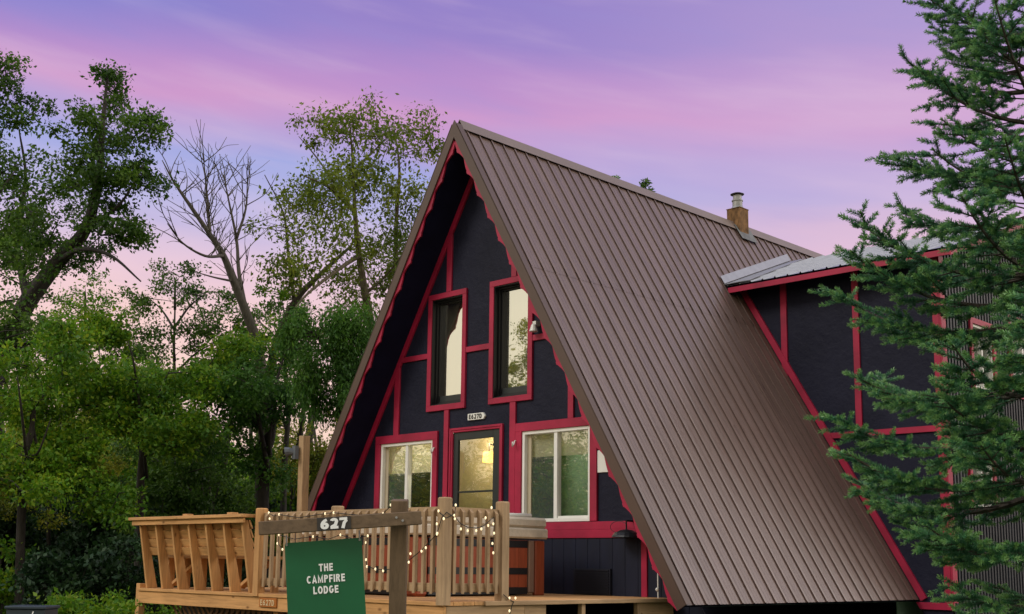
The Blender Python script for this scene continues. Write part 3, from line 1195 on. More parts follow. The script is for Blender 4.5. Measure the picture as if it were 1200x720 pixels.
for i in range(4):
    z0 = 1.055+i*.1045
    mb = MB()
    y0, y1 = lean(z0)+.088, lean(z0+.1)+.06
    mb.add([(X0B, y0, z0), (X1B, y0, z0), (X1B, y1, z0+.099), (X0B, y1, z0+.099), (X0B, y0+.025, z0), (X1B, y0+.025, z0), (X1B, y1+.025, z0+.099), (X0B, y1+.025, z0+.099)],
           [(0, 1, 2, 3), (7, 6, 5, 4), (0, 4, 5, 1), (3, 2, 6, 7), (0, 3, 7, 4), (1, 5, 6, 2)])
    mb.build('back_slat', M_wb[0], bench, bevel=.003)
for i in range(4):
    MB().box(X0B, X1B, YD+.26+i*.145, YD+.26+i*.145+.137, 1.02, 1.055).build('seat_slat', M_wb[0], bench, bevel=.003)
for i in range(7):
    xx = X0B+.062+(X1B-X0B-.06)*i/6
    MB().box(xx, xx+.038, YD+.30, YD+.39, ZD, 1.02).build('seat_leg', M_wb[2], bench)
for xx in (-2.0, -.45):
    MB().beam((xx, YD+.28, ZD+.05), (xx+.38, YD+.42, 1.0), .038, .09, (0, 1, 0)).build('seat_brace', M_wb[2], bench)
for xx in (-1.82, -.78):
    MB().box(xx-.06, xx+.06, YD+.28, YD+.37, 1.056, 1.585).build('bench_post', M_wb[2], bench, bevel=.004)

# railing
def post(x, y, top, w=.089, mat=M_wr):
    mb = MB()
    h = w/2
    mb.box(x-h, x+h, y-h, y+h, ZD-.03, top-.012)
    mb.add([(x-h, y-h, top-.012), (x+h, y-h, top-.012), (x+h, y+h, top-.012), (x-h, y+h, top-.012), (x-h+.01, y-h+.01, top), (x+h-.01, y-h+.01, top), (x+h-.01, y+h-.01, top), (x-h+.01, y+h-.01, top)],
           [(4, 5, 6, 7), (0, 1, 5, 4), (1, 2, 6, 5), (2, 3, 7, 6), (3, 0, 4, 7)])
    return mb.build('railing_post', mat[2], deck)


post(.30, YD+.02, 1.60, .10, M_wb)
post(XD-.02, YD+.02, 1.635, .10)
post(XD-.02, -2.92, 1.63, .10)
post(1.56, YD+.14, 1.60, .10)
rail = MB().box(.35, XD-.07, YD+.02, YD+.058, 1.455, 1.547).build('railing', M_wr[0], deck, bevel=.003)
MB().box(.35, XD-.07, YD+.02, YD+.058, ZD+.09, ZD+.175).build('bottom_rail', M_wr[0], rail, bevel=.003)


def baluster(x, y, ax, parent):
    a, b, w = ZD+.075, 1.535, .036
    # square stick with slanted ends, standing proud of the rails
    if ax == 0:
        p = [(x-w/2, y, a+.035), (x-w/2, y-w, a), (x-w/2, y-w, b-.035), (x-w/2, y, b)]
        mb = MB().prism(p, (w, 0, 0))
    else:
        p = [(x, y-w/2, a+.035), (x+w, y-w/2, a), (x+w, y-w/2, b-.035), (x, y-w/2, b)]
        mb = MB().prism(p, (0, w, 0))
    mb.build('baluster', M_wr[2], parent)


n = 23
for i in range(n):
    baluster(.43+i*(XD-.16-.43)/(n-1), YD+.0195, 0, rail)
rail2 = MB().box(XD-.06, XD-.022, YD+.075, -2.975, 1.455, 1.547).build('railing', M_wr[1], deck, bevel=.003)
MB().box(XD-.06, XD-.022, YD+.075, -2.975, ZD+.09, ZD+.175).build('bottom_rail', M_wr[1], rail2, bevel=.003)
for i in range(6):
    baluster(XD-.0215, YD+.13+i*.115, 1, rail2)
# tall post at the deck's far corner, with flood lamp
pp = dep(355, 600, 17)
pz = dep(357, 511, 17)
tp = thing('lamp_post', (pp[0], pp[1], ZD), 'tall bare square timber post with a small grey flood lamp behind the deck railing', 'post')
MB().beam((pp[0], pp[1], ZD+.001), (pz[0], pz[1], pz[2]), .115, .115, (0, 1, 0)).build('post', M_wr[2], tp, bevel=.005)
lpz = dep(345, 531, 16.95)
fm = MB()
fm.tube([lpz, lpz-R0*.07+(0, 0, .02), lpz-R0*.13+(0, 0, .01)], [.035, .06, .075], 10)
fm.box(lpz[0]-.02, lpz[0]+.06, lpz[1]-.03, lpz[1]+.03, lpz[2]-.09, lpz[2]+.10)
fm.build('flood_lamp', paint('grey_lamp_housing', (.10, .11, .12), .5, .1, 3, 0), tp)

# ------------------------------------------------------------------ hot tub
TX, TY1, TY0, TXL, TZ1 = 2.0, -.76, -2.84, -.1, 1.29
tub = thing('hot_tub', ((TX+TXL)/2, (TY0+TY1)/2, ZD), 'cedar panelled hot tub under a tan vinyl cover standing behind the deck railing', 'hot tub')
cb = MB()
k = 0
y = TY0+.19
while y < TY1-.31:
    cb.box(TX-.05, TX-.012, y, min(y+.128, TY1-.30), ZD+.1, TZ1)
    y += .131
x = TXL+.19
while x < TX-.20:
    cb.box(x, min(x+.128, TX-.19), TY0+.012, TY0+.05, ZD+.1, TZ1)
    x += .131
cb.box(TXL, TX-.06, TY0+.06, TY1, ZD+.05, TZ1)
cb.build('cabinet', M_tub, tub)
for (z0, z1) in ((.655, .735), (.885, .962), (1.20, 1.284)):
    MB().box(TX-.03, TX-.006, TY0+.19, TY1-.30, z0, z1).build('dark_band', M_black, tub)
    MB().box(TXL+.19, TX-.19, TY0+.006, TY0+.03, z0, z1).build('dark_band', M_black, tub)
MB().box(TX-.06, TX, TY1-.165, TY1, ZD+.001, TZ1).build('corner_panel', M_tub, tub, bevel=.012)
MB().box(TX-.06, TX+.004, TY1-.28, TY1-.185, ZD+.03, TZ1).build('corner_trim', M_tubt, tub, bevel=.012)
MB().box(TX-.19, TX, TY0, TY0+.19, ZD+.001, TZ1).build('corner_panel', M_tub, tub, bevel=.03)
cv = MB().box(TXL-.04, TX+.035, TY0-.03, TY1+.03, TZ1+.02, TZ1+.145)
cv = cv.build('cover', M_cover, tub, bevel=.02)
MB().box(TXL-.03, TX+.025, TY0-.02, TY1+.02, TZ1+.146, TZ1+.275).build('cover_top', M_cover, cv, bevel=.03)
a = at(598, 607, 0, 1.9)
b = at(632, 603, 0, 1.9)
MB().tube([(1.85, TY1-1.0, TZ1+.295), (1.85, TY1-.1, TZ1+.305)], .024, 8).tube([(1.75, TY1-1.0, TZ1+.290), (1.75, TY1-.35, TZ1+.300)], .020, 8).build('cover_lift_bar', M_white, cv, smooth=True)

# ------------------------------------------------------------------ string lights on the railing
def onrail(p):
    return at(p[0], p[1], 1, YD-.045) if p[0] < 523 else at(p[0], p[1], 0, XD+.045)


def lights(label, cords, bulbs):
    pts = [onrail(p) for p in cords[0]]
    r = thing('string_lights', (pts[0][0], pts[0][1], ZD), label, 'string lights', 'string lights hung on the deck railing')
    mb = MB()
    for c in cords:
        q = [onrail(p) for p in c]
        mb.tube(q, .0045, 5)
    mb.build('cord', M_cord, r)
    for b in bulbs:
        p = onrail(b)
        o = MB().lathe(p, [(.004, -.015), (.008, -.010), (.0100, 0), (.007, .009), (.004, .013)], 8).build('bulb', M_bulb, r, smooth=True)


lights('string of warm bulbs looped round the left end of the baluster railing', [[(314, 601), (321, 605), (327, 603), (327, 615), (326, 637), (331, 645)], [(327, 603), (350, 607), (381, 602), (391, 601), (420, 604), (449, 602), (458, 593)], [(327, 627), (345, 632), (367, 629), (385, 632), (399, 627), (415, 632), (431, 628)]],
       [(315, 601), (316, 608), (327, 603), (327, 627), (325, 637), (331, 644), (367, 629), (381, 602), (391, 601), (399, 627), (449, 602), (458, 592)])
lights('string of warm bulbs draped on the balusters beside the weathered sign upright', [[(431, 627), (429, 640), (429, 656), (430, 664), (440, 667), (449, 668), (460, 667), (479, 657), (494, 645), (512, 626), (518, 606), (524, 600)]],
       [(431, 628), (429, 636), (429, 656), (430, 664), (440, 667), (449, 669), (481, 649), (479, 659), (494, 646), (499, 642), (512, 626), (512, 614)])
lights('string of warm bulbs sagging across the short right railing and corner post', [[(513, 599), (520, 605), (522.9, 607)], [(524, 607), (533, 602), (534, 592)], [(524, 601), (534, 607), (540, 614), (548, 618), (558, 619), (566, 617), (573, 611), (579, 606), (579, 625), (578, 649)]],
       [(534, 592), (514, 599), (520, 608), (532, 604), (533, 608), (512.5, 625), (540, 620), (548, 622), (558, 622), (564, 620), (572, 616), (569, 607), (576, 595), (578, 614), (579, 625), (577, 637), (578, 648)])
lights('short string of warm bulbs dangling from the deck edge below the right post', [[(590, 697), (597, 703), (602, 705), (600, 710), (597, 722)]], [(597, 701), (604, 701), (597, 716)])

# ------------------------------------------------------------------ the sign
SD = 6.8
SB = dep(470, 640, SD)
sp = thing('sign_post', (SB[0], SB[1], GZ), 'weathered timber sign post with a crossbar carrying the number 627', 'sign post')
ca, cb_ = dep(306.5, 620, SD-.06), dep(495, 607.5, SD-.02)
exb = (cb_-ca)/np.linalg.norm(cb_-ca)
fw = np.array((F_[0], F_[1], 0))
fw /= np.linalg.norm(fw)
MB().beam(dep(468.6, 586, SD), dep(465, 760, SD)-(0, 0, 0), .094, .094, tuple(fw)).build('upright', M_ws[2], sp, bevel=.004)
bar = MB().beam(ca-fw*.075, cb_-fw*.075, .038, .076, (0, 0, 1)).build('crossbar', M_ws[0], sp, bevel=.004)
so_ = np.cross(exb, (0, 0, 1))
so_ /= np.linalg.norm(so_)
mid = (ca+(cb_-ca)*.462)-fw*.075+so_*.0245
ey = np.cross(so_, exb)
ey /= np.linalg.norm(ey)
nrm = np.cross(exb, ey)
np_ = MB().prism([mid+exb*a+ey*b for a, b in ((-.094, -.036), (.094, -.036), (.094, .036), (-.094, .036))], tuple(-nrm*.005)).build('number_plate', M_dark, bar)
text('numerals', '627', M_txt, np_, mid+nrm*.002, exb, ey, .060, .25, .0015, 1.22, .10)
# square patch of bolts
bo = MB()
for px_, py_ in ((466, 608.5), (473, 612.5)):
    c = ca+(cb_-ca)*((px_-306.5)/188.5)-fw*.075+so_*.019+ey*(py_-610.5)*-.0049
    bo.tube([c, c+so_*.006], .007, 8)
bo.build('bolt', M_pipe, bar)
# hanging green panel
tl_, tr_ = dep(336, 637, SD), dep(425.5, 630.5, SD)
ctr_top = (tl_+tr_)/2-fw*.07
gx = (tr_-tl_)/np.linalg.norm(tr_-tl_)
gy = np.cross(-fw, gx)
gy /= np.linalg.norm(gy)
gn = np.cross(gx, gy)
W2, HH = np.linalg.norm(tr_-tl_)/2, .56
pan = thing('hanging_sign', tuple(ctr_top), 'dark green hanging panel reading THE CAMPFIRE LODGE in white capitals', 'sign')
r_ = .014
out = []
for cx_, cy_, a0 in ((W2-r_, -r_, 0), (-W2+r_, -r_, 90), (-W2+r_, -HH+r_, 180), (W2-r_, -HH+r_, 270)):
    for a in (0, 30, 60, 90):
        t = math.radians(a0+a)
        out.append(ctr_top+gx*(cx_+r_*math.cos(t))+gy*(cy_+r_*math.sin(t)))
MB().prism(out, tuple(-gn*.006)).build('panel', M_green, pan)
for i, (s, py_) in enumerate((('THE', 665), ('CAMPFIRE', 678.3), ('LODGE', 691.2))):
    rd = ray(382, py_)
    c = CAMP+rd*((ctr_top-CAMP)@gn)/(rd@gn)
    text('lettering', s, M_txt, pan, c+gn*.003, gx, gy, .0425, .21, .001, .88, .15)
hk = MB()
for s in (-1, 1):
    top = ctr_top+gx*s*(W2-.012)-gy*.012
    hk.tube([top+gn*.004, top+gn*.006+gy*.02, top+gy*.035+gn*.0, top+gy*.055-gn*.0], .004, 6)
    hk.tube([top+gn*.007, top-gn*.012], .006, 8)
hk.build('hook', M_pipe, pan)

# dark box at the lower left corner
b0 = dep(30, 711, 9.0)
ub = thing('utility_box', (b0[0], b0[1], GZ), 'slate blue metal box at the lower left corner, only its top showing', 'utility box')
hw = .145
mb = MB()
cen = np.array((b0[0], b0[1], 0))
ang = R0
crn = [cen+ang*(sx*hw)+fw*(sy*hw+hw) for sx, sy in ((-1, -1), (1, -1), (1, 1), (-1, 1))]
mb.prism([(c[0], c[1], GZ) for c in crn], (0, 0, b0[2]-GZ-.02))
bxo = mb.build('housing', M_slate, ub, bevel=.006)
mb = MB()
crn2 = [cen+ang*(sx*(hw+.012))+fw*(sy*(hw+.012)+hw) for sx, sy in ((-1, -1), (1, -1), (1, 1), (-1, 1))]
mb.prism([(c[0], c[1], b0[2]-.02) for c in crn2], (0, 0, .022))
mb.build('lid', M_slate, ub, bevel=.005)
c = dep(38, 719, 8.98)-fw*.003
MB().prism([c+ang*a+np.array((0, 0, b)) for a, b in ((-.010, -.03), (.0, -.03), (.010, .014), (.002, .014))], tuple(fw*.002)).build('decal', M_txt, ub)


# ------------------------------------------------------------------ vegetation
def unit(n):
    v = rng.normal(size=(n, 3))
    return v/np.linalg.norm(v, axis=1, keepdims=True)


def leaf_mesh(centres, spread, per, size, droop=0.0, flat=.7, aspect=.55):
    """leaf rhombi scattered about the cluster centres; returns verts, faces"""
    n = len(centres)*per
    c = np.repeat(centres, per, axis=0)
    off = np.clip(rng.normal(size=(n, 3)), -1.5, 1.5)*np.array((1, 1, flat))
    rr = np.repeat(spread if hasattr(spread, '__len__') else np.full(len(centres), spread), per)[:, None]
    off = off*rr*.55
    c = c+off
    d = unit(n)+off/(rr+1e-6)*.5
    d[:, 2] -= droop
    d /= np.linalg.norm(d, axis=1, keepdims=True)
    s = np.cross(d, unit(n))
    s /= np.linalg.norm(s, axis=1, keepdims=True)+1e-9
    L = size*(rng.uniform(.3, 1.0, (n, 1))**1.4*1.35+.2)
    wv = s*L*aspect*.5
    k = np.cross(d, s)*L*.10
    v = np.empty((n, 4, 3))
    v[:, 0] = c
    v[:, 1] = c+d*L*.5+wv+k
    v[:, 2] = c+d*L
    v[:, 3] = c+d*L*.5-wv+k
    return v.reshape(-1, 3), np.arange(n*4).reshape(n, 4)


def smooth_pts(pts, k=4, wob=0.0):
    """Catmull-Rom through the points"""
    P = [np.array(p, float) for p in pts]
    P = [2*P[0]-P[1]]+P+[2*P[-1]-P[-2]]
    out = []
    for i in range(1, len(P)-2):
        for t in np.linspace(0, 1, k, endpoint=False):
            a, b, c, d = P[i-1], P[i], P[i+1], P[i+2]
            out.append(.5*((2*b)+(-a+c)*t+(2*a-5*b+4*c-d)*t*t+(-a+3*b-3*c+d)*t**3)+rng.normal(size=3)*wob)
    out.append(P[-2])
    return out


SPRAY = 6


def crown_points(blobs):
    """leaf clusters strung along short sprays that reach outward, with gaps between sprays"""
    cs, sp = [], []
    for (c, r, rz, n, s) in blobs:
        c = np.array(c)
        R3 = np.array((r, r, rz))
        k = SPRAY
        m = max(1, int(round(n/k)))
        u = unit(m)
        a = u*rng.uniform(.05, 1.0, (m, 1))**.6*.85
        dr = u*.8+unit(m)*.7
        dr[:, 2] = dr[:, 2]*.55+.12
        dr /= np.linalg.norm(dr, axis=1, keepdims=True)
        L = rng.uniform(.25, .75, (m, 1))
        for i in range(k):
            t = (i+rng.uniform(0, .8, (m, 1)))/k
            p = a+dr*L*t+rng.normal(size=(m, 3))*.05
            p[:, 2] -= .10*t[:, 0]**2
            cs.append(c+p*R3)
            sp.append(s*rng.uniform(.45, 1.25, m)*(1.15-.35*t[:, 0]))
    return np.vstack(cs), np.concatenate(sp)


def lobes(blobs, k=4):
    out = []
    for (c, r, rz, n, s) in blobs:
        for i in range(k):
            o = unit(1)[0]*rng.uniform(.3, 1.0)
            f = rng.uniform(.40, .95)
            out.append((np.array(c)+o*np.array((r, r, rz)), r*f, rz*f, max(4, int(n/k)), s))
    return out


def tree(name, label, group, limbs, blobs, per, size, lmat, bmat, droop=0.0, twig=.012, flat=.7, aspect=.55, twigs=True, maxtw=9.0):
    """limbs: (points, r0, r1); blobs: (centre, r, rz, clusters, spread)"""
    base = limbs[0][0][0]
    root = thing(name, (base[0], base[1], GZ), label, 'tree', group)
    tb = MB()
    samples = []
    for pts, r0, r1 in limbs:
        q = smooth_pts(pts, 5, .0)
        n = len(q)
        tb.tube(q, [r0+(r1-r0)*i/(n-1) for i in range(n)], 7)
        samples += [(p, r0+(r1-r0)*i/(n-1)) for i, p in enumerate(q)]
    SP = np.array([p for p, r in samples])
    lim = np.array([r for p, r in samples])
    extra = []
    if blobs:
        cs, sp = crown_points(blobs)
        order = np.argsort([np.min(np.linalg.norm(SP-c, axis=1)) for c in cs])
        cs, sp = cs[order], sp[order]
        nodes = [p for p in SP]
        if twigs:
            for c in cs:
                A = np.array(nodes)
                d = np.linalg.norm(A-c, axis=1)+np.where(A[:, 2] > c[2], .6, 0)
                j = int(np.argmin(d))
                a = A[j]
                L = np.linalg.norm(c-a)
                if L > maxtw or L < .05:
                    continue
                m1 = a+(c-a)*.5+np.array((rng.normal()*.10*L, rng.normal()*.10*L, .10*L-.12*droop*L))
                r = twig*(1+L*.9)
                tb.tube([a, m1, c], [r, r*.65, r*.25], 4, False)
                nodes += [m1, c, (m1+c)/2]
        v, f = leaf_mesh(cs, sp, int(per*1.75), size*.49, droop, flat, aspect)
    tb.build('trunk', bmat, root, smooth=True)
    if blobs:
        raw_mesh('crown', v, f, lmat, root)
    return root


def down(p, dx=0.0):
    return np.array((p[0]+dx, p[1], GZ-.05))


def D(px, py, d):
    return dep(px, py, d)


def ppm(d):
    return d/FPX       # metres per pixel at distance d


DENS = 1.0


def B(px, py, d, rpx, rypx, n, s):
    k = ppm(d)
    return (D(px, py, d), rpx*k*1.12, rypx*k*1.12, int(n*DENS), s*.84)


GT = 'trees at the edge of the woods left of the cabin'
DENS = 1.0
SPRAY = 3
# leaning open tree on the far left
d = 25
tree('broadleaf_tree', 'leaning tall tree with open dark crown, highest at the left of the photo', GT,
     [([down(D(-62, 640, d)), D(-35, 520, d), D(0, 425, d), D(32, 355, d), D(70, 305, d), D(102, 265, d-.4), D(116, 205, d-.5), D(120, 150, d-.4), D(127, 80, d)], .30, .02),
      ([D(70, 305, d), D(95, 292, d-1.2), D(130, 300, d-2), D(165, 330, d-2.4)], .07, .015),
      ([D(32, 355, d), D(20, 280, d+1), D(30, 210, d+1.5), D(22, 150, d+1.2)], .09, .015),
      ([D(102, 265, d-.4), D(140, 240, d-1), D(170, 190, d-1)], .05, .01),
      ([D(0, 425, d), D(50, 395, d+1), D(110, 400, d+1.5)], .07, .012)],
     [B(128, 100, d, 24, 34, 26, .34), B(112, 160, d-.4, 40, 36, 44, .36), B(155, 155, d-.8, 34, 22, 26, .32), B(120, 215, d-.5, 58, 34, 60, .38), B(60, 230, d+.5, 40, 40, 40, .36),
      B(140, 262, d-1, 38, 22, 30, .34), B(85, 285, d, 60, 26, 46, .36), B(30, 300, d+1, 46, 46, 50, .40), B(150, 215, d-1, 30, 30, 20, .3)],
     34, .17, L_dark, M_barkd, .25, .010)
# neighbour cut by the left edge
d = 23
tree('broadleaf_tree', 'dark leafy tree cut by the left border of the photo', GT,
     [([down(D(-60, 640, d)), D(-55, 450, d), D(-40, 300, d), D(-28, 180, d), D(-12, 90, d)], .22, .02), ([D(-40, 300, d), D(-10, 240, d-1), D(18, 200, d-1)], .06, .01), ([D(-50, 400, d), D(-10, 360, d-1), D(25, 350, d-1)], .06, .01)],
     [B(-5, 85, d, 30, 30, 30, .36), B(15, 130, d, 36, 24, 24, .32), B(0, 200, d-.5, 44, 40, 50, .38), B(10, 290, d-.5, 46, 40, 50, .4), B(0, 380, d-1, 60, 40, 60, .4)],
     34, .16, L_dark, M_barkd, .25, .010)
DENS = .9
# bare dying tree
d = 27
dead = [([down(D(306, 620, d)), D(308, 540, d), D(310, 480, d), D(303, 410, d), D(288, 365, d), D(274, 330, d), D(262, 300, d), D(246, 275, d), D(222, 240, d), D(203, 212, d), D(190, 188, d)], .17, .010),
        ([D(288, 365, d), D(280, 320, d+.5), D(277, 280, d+.8), D(268, 235, d+.9), D(262, 205, d+1)], .06, .009),
        ([D(310, 480, d), D(322, 410, d-.5), D(345, 355, d-1), D(372, 325, d-1.2), D(412, 288, d-1.4)], .13, .03),
        ([D(277, 280, d+.8), D(288, 245, d+1), D(290, 210, d+1.3)], .04, .01),
        ([D(262, 300, d), D(240, 300, d-1), D(214, 285, d-1.4), D(196, 262, d-1.6)], .04, .009),
        ([D(246, 275, d), D(243, 235, d+.4), D(238, 180, d+.6)], .045, .009),
        ([D(345, 355, d-1), D(338, 300, d-1.3), D(332, 250, d-1.6), D(310, 205, d-1.8)], .045, .009),
        ([D(274, 330, d), D(250, 325, d-.5), D(226, 318, d-.8)], .03, .008)]
rs = np.random.default_rng(5)
for k in range(90):      # fine bare twigs
    i = int(rs.choice([0, 1, 3, 4, 5, 5, 1, 0]))
    q = dead[i][0]
    j = rs.integers(max(1, len(q)-4), len(q))
    a = q[j-1]+(q[j]-q[j-1])*rs.random()
    L = rs.uniform(.5, 1.3)
    di = np.array((rs.normal()*.6, rs.normal()*.6, rs.uniform(.5, 1.2)))
    di /= np.linalg.norm(di)
    m1 = a+di*L*.5
    tip = m1+(di+np.array((rs.normal()*.3, rs.normal()*.3, .1)))*L*.5
    dead.append(([a, m1, tip], .013, .005))
    for w in range(2):
        e_ = m1+(di*.6+rs.normal(size=3)*.4)*L*.45
        dead.append(([m1, (m1+e_)/2+rs.normal(size=3)*.03, e_], .007, .004))
tree('dying_tree', 'mostly bare dying tree with pale forked branches and a few low leaves', GT, dead,
     [B(245, 425, d-.6, 40, 40, 40, .34), B(330, 420, d-.6, 34, 40, 36, .34), B(290, 395, d+1, 30, 30, 14, .3), B(330, 340, d-1.4, 26, 26, 10, .26)], 32, .15, L_mid, M_barkl, .3, .008)
DENS = 1.5
# airy birch
d = 24
bir = [([down(D(452, 640, d)), D(448, 480, d), D(438, 400, d), D(428, 345, d), D(421, 300, d), D(416, 250, d), D(414, 200, d), D(410, 145, d)], .13, .012),
       ([down(D(470, 640, d+1)), D(470, 480, d+1), D(466, 360, d+1), D(464, 270, d+1), D(468, 200, d+1), D(462, 150, d+1)], .10, .010),
       ([D(421, 300, d), D(398, 315, d-.8), D(360, 345, d-1.5), D(335, 375, d-2)], .05, .012), ([D(416, 250, d), D(385, 220, d-1), D(352, 205, d-1.2)], .035, .008),
       ([D(428, 345, d), D(455, 320, d), D(478, 290, d-.6)], .035, .008), ([D(414, 200, d), D(440, 175, d+.5), D(455, 160, d+.6)], .03, .007), ([D(416, 250, d), D(375, 190, d+1), D(350, 160, d+1)], .03, .007)]
tree('birch_tree', 'airy birch with sparse olive leaves against the sky left of the roof peak', GT, bir,
     [B(385, 150, d, 34, 22, 16, .34), B(430, 150, d, 34, 26, 22, .36), B(480, 165, d+1, 26, 34, 20, .36), B(375, 210, d-.8, 44, 34, 30, .38), B(425, 215, d, 40, 34, 28, .36), B(478, 230, d+1, 30, 36, 24, .36),
      B(360, 260, d-1.2, 46, 32, 28, .36), B(420, 275, d, 40, 30, 24, .34), B(470, 290, d+1, 26, 34, 22, .36), B(350, 305, d-1.4, 36, 26, 20, .34), B(445, 335, d+.5, 34, 34, 24, .36), B(395, 345, d, 40, 30, 20, .34), B(500, 175, d+1, 14, 26, 7, .3)],
     24, .165, L_birch, M_barko, .75, .006, 1.1, .5)
DENS = 1.0
SPRAY = 5
# weeping tree against the roof edge
d = 22
tree('weeping_tree', 'dense dark weeping tree hanging beside the left roof edge of the cabin', GT,
     [([down(D(400, 640, d)), D(402, 500, d), D(398, 420, d), D(402, 380, d)], .14, .03), ([D(398, 420, d), D(425, 390, d+.5), D(440, 380, d+.8)], .05, .01), ([D(398, 430, d), D(372, 395, d-.6), D(355, 385, d-.8)], .05, .01)],
     [B(405, 390, d, 40, 24, 70, .34), B(385, 430, d-.5, 34, 44, 80, .34), B(425, 430, d+.4, 26, 48, 70, .34), B(405, 470, d, 30, 26, 40, .32), B(350, 385, d-.8, 22, 20, 24, .3)],
     40, .17, L_willow, M_barkd, 1.4, .008, 1.5, .34)
DENS = .95
SPRAY = 4
# trunks and dense middle trees
for (lab, px, d, top, bl, mat, per, sz, br) in (
    ('thick dark trunked tree with mid green crown just left of the tall lamp post', 312, 24, 400, [(285, 430, 40, 40, 60), (320, 480, 44, 46, 70), (265, 490, 44, 40, 60), (335, 410, 30, 36, 34), (300, 545, 40, 30, 40)], L_willow, 34, .16, .22),
    ('bushy bright green tree with curved dark trunk left of the bench', 168, 22, 395, [(150, 400, 60, 40, 100), (200, 430, 56, 44, 90), (110, 440, 60, 44, 100), (160, 490, 70, 40, 100), (225, 400, 40, 30, 50), (90, 385, 36, 26, 40)], L_mid, 36, .16, .13),
    ('broad mid green tree low at the left border with long boughs', 30, 20, 430, [(20, 440, 60, 44, 100), (60, 490, 66, 46, 110), (0, 520, 50, 44, 80), (90, 540, 60, 36, 80)], L_mid, 36, .16, .12),
    ('shaded dark green tree in the middle of the woods left of the bench', 225, 26, 470, [(235, 500, 60, 50, 100), (190, 545, 60, 44, 90), (260, 560, 50, 50, 80), (300, 600, 40, 36, 50)], L_dark, 36, .17, .12),
    ('golden green young tree with sunlit leaf colour between the darker boughs at the far left', 62, 27, 500, [(50, 500, 46, 34, 60), (85, 475, 40, 30, 50), (20, 560, 40, 44, 50), (110, 520, 30, 30, 30)], L_bright, 34, .15, .08),  # sunlight on this tree is put into its golden leaf colour
    ('sunny yellow green sapling behind the tall lamp post', 345, 30, 500, [(340, 545, 30, 44, 60), (375, 520, 30, 46, 60), (355, 590, 36, 30, 60), (395, 560, 26, 50, 50), (330, 500, 22, 26, 24)], L_bright, 34, .15, .06),
):
    limbs = [([down(D(px, 640, d)), D(px-3, 560, d), D(px+6, 510, d), D(px+10, 480, d), D(px+4, max(top+62, 462), d)], br*.72, .012)]
    for k in range(4):
        b_ = bl[k % len(bl)]
        limbs.append(([D(px+4, 560-k*26, d), D((px+b_[0])/2, b_[1]+40, d+.4*(k-2)), D(b_[0], b_[1], d+.5*(k-2))], br*.26, .008))
    tree('broadleaf_tree', lab, GT, limbs, lobes([B(q[0], q[1]+(26 if px < 300 else 8), d+rng.uniform(-1.2, 1.2), q[2], q[3], q[4],   .40) for q in bl]), per, sz, mat, M_barkd, .35, .009)
DENS = 1.0
SPRAY = 3
for (lab, px, d, top, mat, bl) in (
    ('slender dark tree with open layered leaves rising behind the bushy bright green tree', 205, 29, 300, L_dark, [(205, 325, 30, 18, 14), (175, 350, 40, 20, 22), (240, 345, 34, 20, 20), (200, 385, 56, 22, 34), (255, 400, 40, 22, 24), (160, 415, 44, 22, 26), (225, 440, 56, 24, 36), (180, 460, 50, 22, 30)]),
    ('slender olive tree with open leaves between the leaning tree and the bushy tree', 100, 30, 320, L_mid, [(100, 340, 26, 16, 10), (75, 365, 36, 18, 18), (125, 370, 40, 20, 22), (90, 400, 54, 22, 32), (140, 410, 40, 22, 24), (60, 430, 50, 22, 30), (115, 445, 50, 22, 30)]),
    ('slim dark tree with feathery leaves just behind the bare tree trunk', 335, 29, 330, L_dark, [(330, 350, 30, 18, 14), (300, 375, 34, 20, 20), (355, 385, 30, 20, 18), (325, 410, 44, 22, 30), (290, 435, 40, 22, 26), (350, 440, 34, 22, 22), (320, 465, 44, 22, 30)]),
    ('small sparse tree with mid green leaves at the far left behind the leaning trunk', 30, 30, 360, L_mid, [(30, 380, 36, 18, 18), (5, 400, 40, 20, 22), (50, 410, 40, 20, 24), (20, 440, 54, 22, 34), (60, 455, 40, 22, 24)]),
):
    limbs = [([down(D(px, 640, d)), D(px-2, 560, d), D(px+3, 480, d), D(px-1, 420, d), D(px+1, top+30, d)], .10, .012)]
    for q in bl:
        limbs.append(([D(px, q[1]+38, d), D((px+q[0])/2, q[1]+14, d+rng.normal()*.5), D(q[0], q[1], d+rng.normal()*.9)], .035, .008))
    tree('slender_tree', lab, GT, limbs, [B(q[0], q[1], d+rng.normal()*.9, q[2], q[3], q[4], .36) for q in bl], 30, .16, mat, M_barkd, .4, .007)
# low leafy boughs between
SG = 'shrubs under the trees left of the deck'


def shrub(label, px, py, d, rpx, hpx, n, mat, size=.13, name='leafy_shrub', per=34, droop=.2):
    c = D(px, py, d)
    base = np.array((c[0], c[1], GZ))
    root = thing(name, base, label, 'shrub', SG)
    k = ppm(d)
    r, h = rpx*k, max(c[2]-GZ, .4)
    blobs = [(np.array((c[0]+rng.normal()*r*.4, c[1]+rng.normal()*r*.4, GZ+h*rng.uniform(.3, 1.0))), r*.62, hpx*k*.5, max(4, n//6), .26) for _ in range(6)]
    cs, sp = crown_points(blobs)
    cs[:, 2] = np.maximum(cs[:, 2], GZ+.08)
    tb = MB()
    for j in range(0, len(cs), 3):
        m1 = base+(cs[j]-base)*.5+np.array((0, 0, .1*h))
        tb.tube([base+rng.normal(size=3)*np.array((.08, .08, 0)), m1, cs[j]], [.016, .011, .005], 4, False)
    tb.build('stems', M_barkd, root)
    v, f = leaf_mesh(cs, sp, int(per*1.5), size*.65, droop)
    raw_mesh('foliage', v, f, mat, root)
    return root


